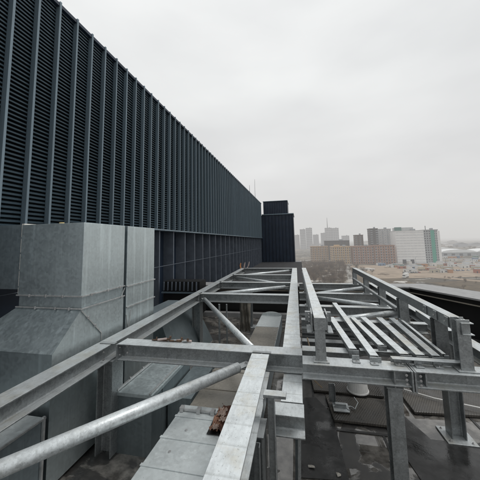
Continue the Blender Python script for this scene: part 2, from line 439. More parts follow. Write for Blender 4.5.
# flared section
b=NB()
def quadbox(b, top, bot, z1, z0):
    # top/bot: (x0,x1,y0,y1)
    t=[b.verts.new(p) for p in [(top[0],top[2],z1),(top[1],top[2],z1),(top[1],top[3],z1),(top[0],top[3],z1)]]
    q=[b.verts.new(p) for p in [(bot[0],bot[2],z0),(bot[1],bot[2],z0),(bot[1],bot[3],z0),(bot[0],bot[3],z0)]]
    b.faces.new(t); b.faces.new(q[::-1])
    for i in range(4): b.faces.new((t[i],q[i],q[(i+1)%4],t[(i+1)%4]))
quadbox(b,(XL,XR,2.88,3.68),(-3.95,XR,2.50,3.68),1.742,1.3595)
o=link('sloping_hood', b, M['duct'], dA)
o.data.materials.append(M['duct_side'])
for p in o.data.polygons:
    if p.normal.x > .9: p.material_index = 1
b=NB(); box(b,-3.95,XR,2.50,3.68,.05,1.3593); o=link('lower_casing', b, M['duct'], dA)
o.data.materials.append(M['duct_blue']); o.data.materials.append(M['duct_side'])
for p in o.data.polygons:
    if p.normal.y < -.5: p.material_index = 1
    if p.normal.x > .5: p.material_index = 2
def rib(parent,p0,p1,s=.02,name='seam_flange',m='flange'):
    s*=.75
    return link(name, sweep(NB(), [(-s/2,-s/2),(s/2,-s/2),(s/2,s/2),(-s/2,s/2)], p0, p1), M[m], parent)
for z in (1.89,1.745):
    rib(dA,(XR+.012,2.86,z),(XR+.012,3.69,z)); rib(dA,(XL-.01,2.862,z),(XR+.02,2.862,z))
rib(dA,(XR+.01,2.87,1.72),(XR+.01,3.22,1.36),.016)
rib(dA,(XR+.01,3.6,1.72),(XR+.01,3.69,1.86),.012)
rib(dA,(XR+.01,3.22,1.36),(XR+.01,3.22,.05),.014)
# clips on the flanges
clip0=None
for (x,y,z) in [(-3.35,2.845,1.89),(-3.1,2.845,1.89),(-2.85,2.845,1.89),(-3.25,2.845,1.745),(-2.95,2.845,1.745),(-2.75,2.845,1.745),(XR+.03,3.0,1.89),(XR+.03,3.3,1.89),(XR+.03,3.55,1.89),(XR+.02,2.97,1.62),(XR+.02,3.09,1.49)]:
    if clip0 is None: clip0=bevel(link('clip', box(NB(),x-.009,x+.009,y-.011,y+.011,z-.018,z+.018), M['bolt'], dA),.004); cp=Vector((x,y,z))
    else:
        c=clip0.copy(); COL.objects.link(c); c.location += Vector((x,y,z))-cp

dB = empty('air_duct', (-3.05,4.1,0), 'tall plain galvanised duct casing directly behind the sloping hood', 'duct')
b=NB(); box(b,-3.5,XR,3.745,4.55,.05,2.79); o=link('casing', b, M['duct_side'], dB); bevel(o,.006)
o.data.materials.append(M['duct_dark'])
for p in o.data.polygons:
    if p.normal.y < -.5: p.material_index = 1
for z in (1.87,1.56): rib(dB,(XR+.012,3.74,z),(XR+.012,4.56,z),.024)
rib(dB,(XR+.006,3.75,.9),(XR+.006,3.86,1.5),.014); rib(dB,(XR+.006,3.86,.9),(XR+.006,3.75,1.45),.012)

dC = empty('air_duct', (-4.0,3.3,1.9), 'dark horizontal duct branch leaving the hood towards the louvre wall', 'duct')
b=NB(); box(b,-4.5,-3.60,2.93,3.66,1.95,2.80); link('casing', b, M['duct_dark'], dC)
o=link('seam_strip', box(NB(),-3.60,-3.563,2.90,3.66,1.90,2.81), M['white_strip'], dC)
for i,zz in enumerate((1.99,2.2,2.42,2.62)):
    link('bolt', tube(NB(), [(-3.58,2.885,zz),(-3.58,2.9,zz)], .012, 6), M['duct_dark'], dC)
b=NB(); tube(b,[(-3.05,2.98,2.79),(-3.05,2.98,2.812)],.03,12); tag(link('lifting_cap', b, plain('cap_yellow',(.5,.4,.2))), 'small pale yellow cap lying on top of the duct hood', 'cap')

dD = empty('air_duct', (-3.2,1.6,0), 'low galvanised duct box in front of the hood under the left beam', 'duct')
b=NB(); box(b,-3.7,XR+.03,.6,2.42,.0,.80); o=link('casing', b, M['duct_dark'], dD); bevel(o,.006)
o.data.materials.append(M['duct_top'])
for p in o.data.polygons:
    if p.normal.z > .5: p.material_index = 1
rib(dD,(XR+.045,2.40,.0),(XR+.045,2.40,.82),.03); rib(dD,(XR+.045,.6,.80),(XR+.045,2.42,.80),.022)
rib(dD,(XR+.045,1.9,.0),(XR+.045,1.9,.79),.014)

dE = empty('air_duct', (-2.05,4.5,0), 'low box duct standing behind the near left column', 'duct')
b=NB(); box(b,-2.3,-1.80,3.4,4.3,.0,.66); o=link('casing', b, M['duct_blue'], dE); bevel(o,.006)
b=NB(); box(b,-2.31,-1.79,3.13,4.32,.662,.70); link('cover', b, M['duct_side'], dE)
b=NB(); box(b,-2.29,-1.81,3.15,3.399,.0,.661); link('front_panel', b, M['duct_blue'], dE)
rib(dE,(-2.27,3.13,.72),(-2.27,4.3,.72),.03); rib(dE,(-1.83,3.13,.712),(-1.83,4.3,.712),.02)
for yy in (3.4,3.7,4.0): link('bolt', tube(NB(), [(-2.27,yy,.735),(-2.27,yy,.755)], .014, 6), M['bolt'], dE)
b=NB(); box(b,-1.78,-1.45,3.5,5.2,.0,.5); o=link('side_box', b, M['duct_blue'], dE)

# near duct under centre beam, with overlapping sheets
def sheetduct(name,label,x0,x1,y0,y1,z0,z1,m,seams):
    r=empty(name,((x0+x1)/2,(y0+y1)/2,z0),label,'duct')
    b=NB(); box(b,x0,x1,y0,y1,z0,z1); o=bevel(link('casing',b,M[m],r),.006)
    o.data.materials.append(M['duct_dark'])
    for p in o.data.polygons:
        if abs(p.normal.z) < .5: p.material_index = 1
    for s_ in seams: link('seam', box(NB(), x0-.004,x1+.004,s_-.012,s_+.012,z1+.0008,z1+.006), M[m], r)
    return r
dF=sheetduct('air_duct','pale sheet metal duct with cross seams running beneath the near centre beam',-1.2,-.56,.3,2.70,.3,.9,'duct_top',[1.0,1.37,1.66,1.95,2.24,2.52])
rib(dF,(-1.19,2.60,.915),(-.80,2.60,.915),.02,'pipe_rail')
for xx in (-1.17,-1.0,-.86): link('clip', box(NB(),xx-.018,xx+.018,2.575,2.625,.903,.94), M['bolt'], dF)
for (xx,yy) in ((-1.08,1.8),(-1.05,2.1),(-.75,1.75),(-.95,1.55),(-1.02,2.35)): link('rivet', tube(NB(), [(xx,yy,.9),(xx,yy,.906)], .012, 8), M['bolt'], dF)
dG=sheetduct('air_duct','wet brownish duct section behind the pale duct under the front cross beam',-1.22,-.58,2.74,4.3,.1,.78,'duct_wet',[3.25,3.7])
rib(dG,(-1.22,2.78,.79),(-.58,2.78,.79),.018)
dH=sheetduct('air_duct','long low duct with rounded far end between the left and centre beams',-1.15,-.57,4.4,8.0,.05,.40,'duct_top',[5.2,6.1,6.95])
b=NB(); box(b,-1.14,-.58,5.25,6.9,.4065,.41); link('wet_sheet', b, M['duct_wet'], dH)
# rounded end cap
b=NB(); ring=[]
for i in range(13):
    a=math.pi*i/12
    ring.append((-.86-.29*math.cos(a), 8.0+.22*math.sin(a)))
for (sc,z) in ((1,.05),(1,.40),(.9,.45),(.6,.48),(.25,.49)):
    pass
lv=[]
for sc,z in ((1,.05),(1,.40),(.88,.445),(.6,.475),(.3,.485)):
    lv.append([b.verts.new((-.86+(x+.86)*sc, 8.0+(y-8.0)*sc, z)) for x,y in ring])
for a_,c_ in zip(lv,lv[1:]):
    for i in range(12): b.faces.new((a_[i],a_[i+1],c_[i+1],c_[i]))
b.faces.new(lv[-1]); b.faces.new([l[0] for l in lv]+[l[-1] for l in lv[::-1]])
link('rounded_cap', b, M['duct_top'], dH)

# dark machinery boxes behind ducts
dI = empty('plant_box', (-3.0,5.9,0), 'dull dark blue plant casing seen below the left beam', 'casing')
b=NB(); quadbox(b,(-3.5,-2.75,5.1,6.9),(-3.5,-2.3,5.0,7.0),.95,.0); link('casing', b, M['duct_blue'], dI)
b=NB(); box(b,-3.52,-2.72,5.08,6.92,.951,.99); link('lid', b, M['duct_dark'], dI)
dJ = empty('louvred_unit', (-3.8,9.0,0), 'dark slatted unit with a pale base rail near the lower wall', 'unit')
b=NB(); box(b,-4.4,-3.15,8.3,8.9,.25,1.28); link('casing', b, M['black'], dJ)
link('base_rail', box(NB(),-4.42,-3.1,8.2,8.28,.92,.96), M['fin'], dJ)
for i in range(9): link('slat', box(NB(),-4.38+i*.14,-4.35+i*.14,8.24,8.298,1.0,1.27), M['deepfin'], dJ)

# ================================================================== STEEL FRAME
bolt_mesh=None
def bolt(parent, p, axis='y', r=.014, l=.022):
    sc_b = r/.0165; r=.011; l=.011
    """hex head with washer; shared meshes"""
    global bolt_mesh
    if bolt_mesh is None: bolt_mesh={}
    if axis not in bolt_mesh:
        b=NB(); d={'x':Vector((1,0,0)),'y':Vector((0,-1,0)),'z':Vector((0,0,1))}[axis]
        tube(b,[Vector(),d*.003],r*1.6,14); tube(b,[d*.0032,d*l],r,6); tube(b,[d*(l+.0002),d*(l+.007)],r*.55,8)
        bmesh.ops.recalc_face_normals(b, faces=b.faces)
        me=bpy.data.meshes.new('bolt'); b.to_mesh(me); b.free(); me.materials.append(M['bolt']); bolt_mesh[axis]=me
    o=bpy.data.objects.new('bolt',bolt_mesh[axis]); COL.objects.link(o); o.parent=parent; o.location=Vector(p)-wloc(parent); o.scale=(sc_b,)*3; return o

def ibeam(p0,p1,w,h,m,label,name='steel_beam',prof=None,group='steel beams of the roof frame',cat='steel beam',up=(0,0,1)):
    o=link(name, sweep(NB(), prof or I_prof(w,h), p0, p1, up, 1), M[m]); bevel(o,.002,1)
    return tag(o,label,cat,group)

# longitudinal
LB=ibeam((-2.33,.2,1.3),(-2.46,6.32,1.3),.2,.19,'steel','long near left beam running back from the photo edge past the first column')
LB2=ibeam((-2.46,6.332,1.3),(-2.60,12.6,1.3),.2,.19,'steel','far left beam continuing from the second column to the far corner')
CB=ibeam((-.43,.4,1.3),(-.46,3.03,1.3),.19,.19,'steel_top','pale banded centre beam pointing at the viewer in the foreground')
FB=ibeam((-.135,3.26,1.3),(-.25,12.6,1.3),.2,.19,'steel_top','long pale centre beam leading from the front cross beam to the far end')
LO=ibeam((-.125,2.56,1.1),(-.13,4.2,1.1),.19,.17,'steel_top','lower short centre beam passing under the front cross beam')
ST=ibeam((-.31,2.45,1.102),(-.02,2.45,1.102),.18,.168,'steel_mid','short stub beam lying crosswise beside the near centre beam')
# left bay cross beams
X1=ibeam((-2.22,3.14,1.3),(-.02,3.16,1.3),.2,.19,'steel_mid','front cross beam between the left beam and the centre beam')
ys_=[6.35,8.2,10.05,12.5]
labs=['second cross beam of the left bay, behind the slanting tube','third cross beam of the left bay','fourth cross beam of the left bay','farthest cross beam closing the left bay']
for y_,lb in zip(ys_,labs):
    xl=-2.34-.14*(y_-3)/9.6*1.9+.02; o=ibeam((xl+.01,y_,1.3),(-.17-.11*(y_-3)/9.6-.115+.05,y_,1.3),.19,.19,'steel_mid',lb)
    link('end_plate', box(NB(),xl+.02,xl+.034,y_-.11,y_+.11,1.085,1.296), M['steel'], o)
    for dz in (.06,.14): bolt(o,(xl+.10,y_-.012,1.3-dz))
# right bay cross beams
FR=ibeam((-.02,2.96,1.3),(.94,2.96,1.3),.2,.145,'steel_mid','front cross beam of the right bay left of the bolted splice')
FR2=ibeam((.985,2.96,1.3),(2.7,2.96,1.3),.2,.145,'steel_mid','front cross beam of the right bay right of the bolted splice')
for X_,par_ in ((.948,FR),(.972,FR2)):
    pl=bevel(link('end_plate', box(NB(),X_-.008,X_+.008,2.845,3.07,1.12,1.302), M['steel'], par_),.002)
for X_,s in ((.905,1),(1.02,1)):
    for dz in (.03,.07,.11): bolt(FR if X_<.96 else FR2,(X_,2.868,1.3-dz-.01),'y',.011,.016)
link('stiffener', box(NB(),.80,.812,2.87,2.955,1.145,1.286), M['steel'], FR)
link('stiffener', box(NB(),1.06,1.072,2.87,2.955,1.145,1.286), M['steel'], FR2)
ibeam((-.02,3.32,1.28),(.5,3.32,1.28),.15,.15,'steel_mid','short second beam just behind the front cross beam of the right bay')
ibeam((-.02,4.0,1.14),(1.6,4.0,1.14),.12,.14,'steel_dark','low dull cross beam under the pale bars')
ibeam((-.02,4.52,1.28),(1.75,4.52,1.28),.12,.14,'steel_mid','cross beam carrying the far ends of the pale bars')
for y_,lb in zip((5.45,6.75,8.2),('cross beam just beyond the pale bars in the right bay','next to last cross beam of the right bay','farthest cross beam of the right bay')):
    ibeam((-.05,y_,1.28),(1.95,y_,1.28),.16,.17,'steel_mid',lb)
OB=ibeam((1.88,3.07,1.3),(1.9,8.3,1.3),.14,.15,'steel_mid','outer longitudinal beam beyond the right raised rail')

# joints on the front left
def joint(parent,X,Y,zt=1.3,sgn=1):
    pl=bevel(link('end_plate', box(NB(),X,X+.014,Y-.115,Y+.115,zt-.205,zt-.002), M['steel'], parent),.002)
    for dy in (-.06,.06):
        for dz in (.055,.14): bolt(pl,(X+.014,Y+dy,zt-dz),'x',.012,.016)
joint(X1,-2.226,3.145)
for dz in (.05,.13): bolt(X1,(-2.14,3.132,1.3-dz)); 
for dz in (.06,.14): bolt(LB,(-2.325+.0045,2.93,1.3-dz),'x')
o=link('splice_plate', box(NB(),-2.445,-2.245,3.02,3.08,1.3015,1.308), M['steel_dark'], LB)
o=link('splice_plate', box(NB(),-.55,-.35,3.045,3.09,1.3015,1.3065), M['steel_dark'], X1)
joint(CB,-.455,2.99)

# columns
def column(x,y,z1,label,w=.2,plate=True,rot=0,m='steel'):
    r=empty('steel_column',(x,y,0),label,'steel column','steel columns of the roof frame')
    pr=[(b_,a_) for a_,b_ in [(p[0],p[1]+w/2) for p in I_prof(w,w,.012,.008,.01)]]
    if rot: pr=[(-p[1],p[0]) for p in pr]
    o=link('shaft', sweep(NB(), pr, (x,y,.02),(x,y,z1)), M[m], r); bevel(o,.002,1)
    if plate:
        bp=bevel(link('base_plate', box(NB(),x-.165,x+.165,y-.165,y+.165,.0,.02), M['steel'], r),.003)
        for dx in (-.12,.12):
            for dy in (-.12,.12): bolt(bp,(x+dx,y+dy,.02),'z',.018)
    cp=link('cap_plate', box(NB(),x-w/2-.01,x+w/2+.01,y-w/2-.01,y+w/2+.01,z1,z1+.009), M[m], r)
    return r
column(-2.37,3.13,1.098,'near left column standing under the front left corner of the frame',.21,plate=False)
column(-2.46,6.33,1.098,'second left column under the second cross beam',.2)
column(-2.52,10.0,1.098,'far left column half hidden by the cross beams',.18)
column(-1.52,8.2,1.098,'slim column with a clear base plate under the third cross beam',.15)
column(-.28,8.22,1.098,'column below the pale centre beam near the parapet',.18)
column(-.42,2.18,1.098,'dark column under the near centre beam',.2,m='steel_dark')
column(.81,2.97,1.118,'bright front column under the bolted splice',.125,rot=1,m='steel_mid')
column(1.83,4.17,1.148,'outer right column with bright base plate on the wet roof',.165,m='steel')
column(1.85,7.0,1.148,'far outer right column under the outer beam',.16)
column(.06,5.45,1.098,'hidden right bay column under the cross beam beyond the bars',.15)

# posts under and between
o=tag(bevel(link('angle_post', sweep(NB(), L_prof(.06,.06,.007), (-.24,2.28,.0),(-.24,2.28,1.30)), M['steel']),.002,1),'upright angle post hanging beside the near centre beam','steel post','angle posts beside the centre beam')
link('bracket', bevel(link('bracket', box(NB(),-.325,-.15,2.21,2.29,1.302,1.325), M['steel_mid'], o),.003).data and box(NB(),-.325,-.318,2.2,2.3,1.2,1.30), M['steel_mid'], o)
o=tag(bevel(link('angle_post', sweep(NB(), L_prof(.05,.05,.006), (-.14,2.40,.0),(-.10,2.42,.93)), M['steel_mid']),.002,1),'leaning angle post under the short stub beam','steel post','angle posts beside the centre beam')
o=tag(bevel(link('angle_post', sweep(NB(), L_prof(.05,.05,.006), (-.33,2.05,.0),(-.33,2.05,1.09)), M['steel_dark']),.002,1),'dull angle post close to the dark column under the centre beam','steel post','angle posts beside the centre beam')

# bracing tubes with flattened, plated ends
def brace(p0,p1,r,label,m='tube'):
    p0=Vector(p0); p1=Vector(p1); d=(p1-p0).normalized()
    e=empty('brace_tube',(p0+p1)/2,label,'brace tube','bracing tubes of the roof frame')
    link('tube', tube(NB(), [p0, p0+d*.4, p1-d*.4, p1], r, 28), M[m], e, smooth=False).data.polygons.foreach_set('use_smooth', None) if False else None
    o=link('tube', tube(NB(), [p0, p1], r, 28), M[m], e)
    for pl in o.data.polygons: pl.use_smooth = len(pl.vertices)==4
    for q,sg in ((p0,-1),(p1,1)):
        dd=d*sg; s_=d.cross(Vector((0,0,1))).normalized()
        b=NB(); hs=[]
        a=[q-dd*.02+s_*.05,q-dd*.02-s_*.05,q+dd*.16-s_*.05,q+dd*.16+s_*.05]
        lo=[b.verts.new(v-Vector((0,0,.006))) for v in a]; hi=[b.verts.new(v+Vector((0,0,.006))) for v in a]
        b.faces.new(lo[::-1]); b.faces.new(hi)
        for i in range(4): b.faces.new((lo[i],lo[(i+1)%4],hi[(i+1)%4],hi[i]))
        g=link('gusset_plate', b, M['steel'], e)
        bolt(g,q+dd*.11+Vector((0,0,.006)),'z',.013)
    return e
brace((-2.14,.92,1.2),(-.68,2.90,1.2),.05,'thick near bracing tube crossing the lower left foreground')
brace((-2.20,6.12,1.2),(-.62,3.42,1.2),.045,'slanting tube from the second left column to the front cross beam')
brace((-2.15,6.75,1.2),(-.45,7.98,1.2),.05,'bracing tube rising right behind the second cross beam')
brace((-2.35,10.0,1.2),(-.6,8.5,1.2),.05,'bracing tube falling right between the third and fourth cross beams')
brace((-2.45,10.4,1.2),(-.5,12.3,1.2),.05,'farthest bracing tube by the end of the left bay')
brace((.40,4.72,1.2),(1.80,5.55,1.2),.045,'right bay bracing tube just beyond the pale bars')
brace((.25,6.62,1.2),(1.7,5.72,1.2),.045,'right bay bracing tube leaning left in the middle of the bay')
brace((.40,7.1,1.2),(1.75,8.1,1.2),.045,'right bay bracing tube closest to the parapet')
brace((.12,3.55,1.0),(.95,4.3,.95),.04,'short dull tube under the pale bars','steel')

# raised rails with posts
def post(x,y,z0,z1,w,label,m='steel_mid'):
    o=bevel(link('rail_post', sweep(NB(), [(p[0],p[1]+w/2) for p in I_prof(w,w,.01,.008,.008)], (x,y,z0),(x,y,z1)), M[m]),.002,1)
    tag(o,label,'steel post','posts carrying the raised rails')
    pl=link('foot_plate', box(NB(),x-w*.75,x+w*.75,y-w*.7,y+w*.7,z0,z0+.012), M['steel_mid'], o)
    for dx in (-.55,.55): bolt(pl,(x+dx*w,y-w*.4,z0+.012),'z',.01,.014)
    return o
RL=ibeam((.17,2.90,1.73),(.10,8.1,1.73),.115,.11,'steel_top','left raised rail beam leading back above the right bay',name='raised_rail',cat='raised rail',group='raised rails of the right bay')
RR=ibeam((1.45,2.90,1.73),(1.46,8.1,1.73),.10,.108,'steel_mid','right raised rail beam next to the parapet',name='raised_rail',cat='raised rail',group='raised rails of the right bay',prof=C_prof(.10,.108))
link('end_cap', box(NB(),.11,.23,2.892,2.899,1.617,1.732), M['steel'], RL)
for sx in (-.075,.075):
    pl=bevel(link('side_plate', box(NB(),.168+sx-.007,.168+sx+.007,2.98,3.22,1.56,1.75), M['steel'], RL),.002)
    for yy in (3.03,3.16):
        for zz in (1.62,1.70): bolt(pl,(.168+sx+(.007 if sx>0 else -.03),yy,zz),'x',.01,.014)
for zz in (1.60,): link('cleat', bevel(link('cleat', box(NB(),.04,.30,2.98,3.22,1.555,1.57), M['steel'], RL),.002).data and box(NB(),.03,.31,3.25,3.3,1.60,1.70), M['steel'], RL)
post(.165,2.965,1.3,1.614,.10,'front post under the left raised rail','steel')
post(.15,4.52,1.28,1.617,.11,'second post under the left raised rail')
post(.14,5.45,1.28,1.617,.11,'third post under the left raised rail')
post(.12,6.75,1.28,1.617,.11,'fourth post under the left raised rail')
post(.105,8.1,1.28,1.617,.11,'last post under the left raised rail')
post(1.425,2.97,1.3,1.755,.105,'stout front post of the right raised rail','steel')
post(1.45,3.45,1.14,1.62,.12,'dark second post close behind the stout front post of the right rail','steel_dark')
post(1.45,4.52,1.28,1.62,.12,'middle post of the right raised rail beside the pale bars')
post(1.45,5.55,1.28,1.62,.11,'post of the right raised rail by the tube end')
post(1.45,6.75,1.28,1.62,.10,'slim post of the right raised rail toward the far end')
post(1.45,8.05,1.28,1.62,.10,'last post of the right raised rail at its far end')
for yy in (3.15,3.38,3.62): 
    pl=bevel(link('side_plate', box(NB(),1.389,1.398,yy-.035,yy+.035,1.63,1.722), M['steel_mid'], RR),.002)
    bolt(pl,(1.389-.014,yy,1.68),'x',.01,.014)
tag(bevel(link('guard_bar', sweep(NB(), U_prof(.05,.05,.006), (1.40,4.6,1.47),(1.40,8.0,1.47)), M['steel_mid']),.002,1),'slim bar strung between the posts below the right raised rail','steel bar','slim bars by the right raised rail')
tag(bevel(link('guard_bar', sweep(NB(), U_prof(.09,.08,.007), (1.56,3.45,1.50),(1.60,4.35,1.50)), M['steel_top']),.002,1),'short pale bar standing out behind the right raised rail','steel bar','slim bars by the right raised rail')
tag(bevel(link('guard_bar', sweep(NB(), U_prof(.12,.08,.007), (1.72,2.75,1.50),(2.1,3.3,1.50)), M['steel_top']),.002,1),'pale bar end poking out right of the stout front post','steel bar','slim bars by the right raised rail')

# pale bars
bars=[(.51,3.2,.43,4.5,.08),(.685,3.05,.60,5.5,.08),(.83,3.36,.745,4.52,.07),(.985,3.14,.90,4.55,.085),(1.13,3.14,1.13,4.56,.085),(1.27,3.14,1.30,4.56,.075),(1.365,3.2,1.41,4.56,.035)]
bl=['leftmost of the pale bars','long pale bar reaching farthest back','third pale bar from the left','pale bar in the middle of the row','third pale bar from the right','second pale bar from the right','narrowest pale bar next to the right rail']
for (xa,ya,xb,yb,w_),lb in zip(bars,bl):
    o=tag(bevel(link('support_bar', sweep(NB(), U_prof(w_,.045,.006), (xa,ya,1.348),(xb,yb,1.33)), M['steel_top']),.002,1), lb+' laid across the right bay','steel bar','pale bars across the right bay')
    h_=.085
    br=bevel(link('end_bracket', box(NB(),xa-w_*.62,xa+w_*.62,ya-.055,ya-.047,1.262 if ya>3.07 else 1.302,1.352), M['steel'], o),.002)
    if ya>3.07:
        for dx in (-.3,.3): bolt(br,(xa+dx*w_,ya-.056,1.31),'y',.006,.006)
    else: pass
# angle carrying the near bar ends and splice clamps on the front beam
tag(bevel(link('carrier_angle', sweep(NB(), L_prof(.07,.06,.007), (.82,3.02,1.365),(1.47,3.02,1.365)), M['steel_mid']),.002,1),'galvanised angle under the near ends of the right hand pale bars','steel angle','carrier angles under the pale bars')
tag(bevel(link('carrier_angle', sweep(NB(), L_prof(.07,.06,.007), (.6,3.36,1.30),(1.3,3.36,1.30)), M['steel_mid']),.002,1),'galvanised angle behind the near ends of the pale bars','steel angle','carrier angles under the pale bars')
clamps=[(.5,2.97),(.66,2.95),(.88,2.97),(1.05,2.95),(1.22,2.97)]
for i,(x_,y_) in enumerate(clamps):
    o=tag(bevel(link('beam_clamp', box(box(NB(),x_-.035,x_+.035,y_-.02,y_+.04,1.302,1.312),x_-.035,x_+.035,y_+.032,y_+.04,1.3122,1.355), M['steel']),.002,1),['beam clamp left of the splice, nearest the left rail','second beam clamp from the left on the front beam','beam clamp just left of the bolted splice','beam clamp just right of the bolted splice','beam clamp farthest right on the front beam'][i],'beam clamp','clamps on the front beam')
    bolt(o,(x_,y_,1.312),'z',.01,.012)

# ================================================================== SMALL THINGS
M['rubber']=None
k=N('rubber_mat'); n_=k.noise(k.pos,3,5); n2_=k.noise(k.pos,16,5,.7)
wv=k.n('ShaderNodeTexWave'); k.l(k.map(k.pos,(1,1,1),(0,0,.5)),wv.inputs['Vector']); wv.inputs['Scale'].default_value=11; wv.inputs['Distortion'].default_value=.6
cc=k.mix(k.ramp(n_,[(.35,0),(.65,1)]),(.035,.032,.028),(.09,.082,.07))
cc=k.mix(k.ramp(wv.outputs['Fac'],[(.2,.45),(.5,0)]),cc,(.03,.028,.026)); cc=k.mix(k.ramp(n2_,[(.5,0),(.7,.5)]),cc,(.03,.028,.025))
M['rubber']=k.done(cc, k.ramp(n_,[(.4,.22),(.6,.55)]),0,k.bump(wv.outputs['Fac'],.3,.006))
def rmat(x0,x1,y0,y1,z0,label,sk=0):
    b=NB(); pts=[(x0,y0),(x1,y0+sk),(x1-.03,y1+sk),(x0-.06,y1)]
    lo=[b.verts.new((x,y,z0)) for x,y in pts]; hi=[b.verts.new((x,y,z0+.035)) for x,y in pts]
    b.faces.new(lo[::-1]); b.faces.new(hi)
    for i in range(4): b.faces.new((lo[i],lo[(i+1)%4],hi[(i+1)%4],hi[i]))
    # raised studs
    o=bevel(link('rubber_mat',b,M['rubber']),.006); tag(o,label,'rubber mat','rubber mats on the roof')
    return o
rmat(.36,1.25,4.18,4.78,.012,'nearer grey-brown ribbed rubber mat under the front beam')
rmat(.13,1.2,4.90,5.75,.012,'farther ribbed rubber mat that the white bucket stands on')
rmat(1.5,2.9,4.55,5.6,.012,'dark rubber mat behind the outer right column',.12)

M['pale_rock0']=plain('membrane_offcut',(.42,.40,.36),.7,0,var=.35,scale=22)
M['white_plastic']=plain('white_plastic',(.72,.72,.70),.4,0,var=.1,scale=9)
M['orange']=plain('orange_foam',(.5,.22,.08),.7,0,var=.3,scale=20)
bk=empty('bucket',(.83,4.98,.047),'white plastic bucket with orange contents on the rubber mat','bucket')
def lathe(prof,cx_,cy_,z0,n=28):
    b=NB(); rings=[[b.verts.new((cx_+r*math.cos(2*math.pi*k_/n),cy_+r*math.sin(2*math.pi*k_/n),z0+z)) for k_ in range(n)] for r,z in prof]
    for a,c in zip(rings,rings[1:]):
        for k_ in range(n): b.faces.new((a[k_],a[(k_+1)%n],c[(k_+1)%n],c[k_]))
    b.faces.new(rings[0][::-1]); b.faces.new(rings[-1]); return b
o=link('body',lathe([(.155,0),(.16,.01),(.13,.26),(.14,.262),(.14,.275),(.128,.275),(.12,.25),(.12,.24)],.83,4.98,.058),M['white_plastic'],bk,smooth=False)
link('contents',lathe([(.1195,.2405),(.09,.27),(.03,.29)],.83,4.98,.058),M['orange'],bk)
link('rim',lathe([(.145,0),(.168,0),(.168,.018),(.162,.02)],.83,4.98,.059),M['white_plastic'],bk)

ft=empty('pipe_support',(.48,4.55,.047),'small galvanised support foot standing on the nearer rubber mat','pipe support')
bevel(link('foot_plate',box(NB(),.38,.60,4.33,4.55,.058,.075),M['steel_mid'],ft),.003)
bevel(link('upright',sweep(NB(),L_prof(.09,.07,.008),(.43,4.55,.075),(.43,4.55,.34)),M['steel_mid'],ft),.003)
link('cross_arm',box(NB(),.41,.56,4.40,4.45,.0755,.13),M['steel'],ft)
hk=empty('pipe_clamp',(.68,4.45,.047),'loose twisted pipe clamp lying beside the support foot','pipe clamp')
link('ring',tube(NB(),[(.62+.05*math.cos(a),4.42+.05*math.sin(a),.075) for a in [i*.5 for i in range(10)]],.009,8),M['steel_mid'],hk)
link('screw',tube(NB(),[(.68,4.42,.07),(.74,4.5,.12),(.70,4.56,.16)],.008,8),M['steel_mid'],hk)

scr=[(.02,3.35,'plain strip of pale membrane offcut',(.10,.05)),(.08,3.15,'cream insulation offcut',(.05,.07)),(.30,3.3,'pale triangular offcut',(.06,.05)),(.0,2.95,'grey crumpled offcut',(.07,.05)),(1.0,3.05,'whitish crumpled scrap',(.06,.06)),(.9,3.6,'small white crumpled scrap',(.04,.05))]
for i,(x_,y_,lb_,(a_,c_)) in enumerate(scr):
    rn_=random.Random(i+3); b=NB(); pts_=[(x_+.5*a_*rn_.uniform(.6,1.2)*math.cos(t_),y_+.5*c_*rn_.uniform(.6,1.2)*math.sin(t_)) for t_ in (.3,1.4,2.3,3.5,4.4,5.5)]
    cz=b.verts.new((x_,y_,.035)); vs_=[b.verts.new((px,py,.012+rn_.uniform(0,.018))) for px,py in pts_]
    for q in range(6): b.faces.new((cz,vs_[q],vs_[(q+1)%6]))
    o_=link('offcut',b,M['pale_rock0']); o_.modifiers.new('solid','SOLIDIFY').thickness=.006
    tag(o_,lb_+' on the wet roof'+(' beside the pale centre beam' if x_<.5 else ' near the bright front column'),'offcut','offcuts on the roof')
# conduit lying on the roof
tag(link('conduit',tube(NB(),[(1.35,5.2,.08),(1.9,4.9,.08),(2.5,4.7,.09),(3.2,4.4,.08)],.010,10),M['white_plastic']),'thin pale conduit crossing the roof behind the outer right column','conduit')
tag(link('cable',tube(NB(),[(2.0,3.35,.03),(2.3,3.25,.02),(2.8,3.2,.02)],.03,10),M['black']),'black rubber hose end at the right edge below the outer column','hose')

# rusty scrap in the duct opening
M['rust']=plain('rusty_brown',(.075,.03,.018),.85,0,var=.55,scale=14,bump=.4)
M['pale_rock']=plain('pale_plaster',(.40,.33,.31),.85,0,var=.25,scale=22,bump=.3)
M['foamy']=plain('brown_foam',(.22,.12,.08),.9,0,var=.5,scale=18,bump=.4)
def lump(cx_,cy_,cz,r,sq=(1,1,1),seed=0):
    b=NB(); bmesh.ops.create_icosphere(b,subdivisions=3,radius=1)
    rnd=random.Random(seed)
    ph=[rnd.uniform(0,6) for _ in range(6)]
    for v in b.verts:
        c=v.co.copy(); k_=1+.22*math.sin(3*c.x+ph[0])*math.sin(3.3*c.y+ph[1])+.12*math.sin(7*c.z+ph[2]+4*c.x)+rnd.uniform(-.05,.05)
        v.co=Vector((cx_+c.x*r*sq[0]*k_,cy_+c.y*r*sq[1]*k_,cz+c.z*r*sq[2]*k_))
    return b
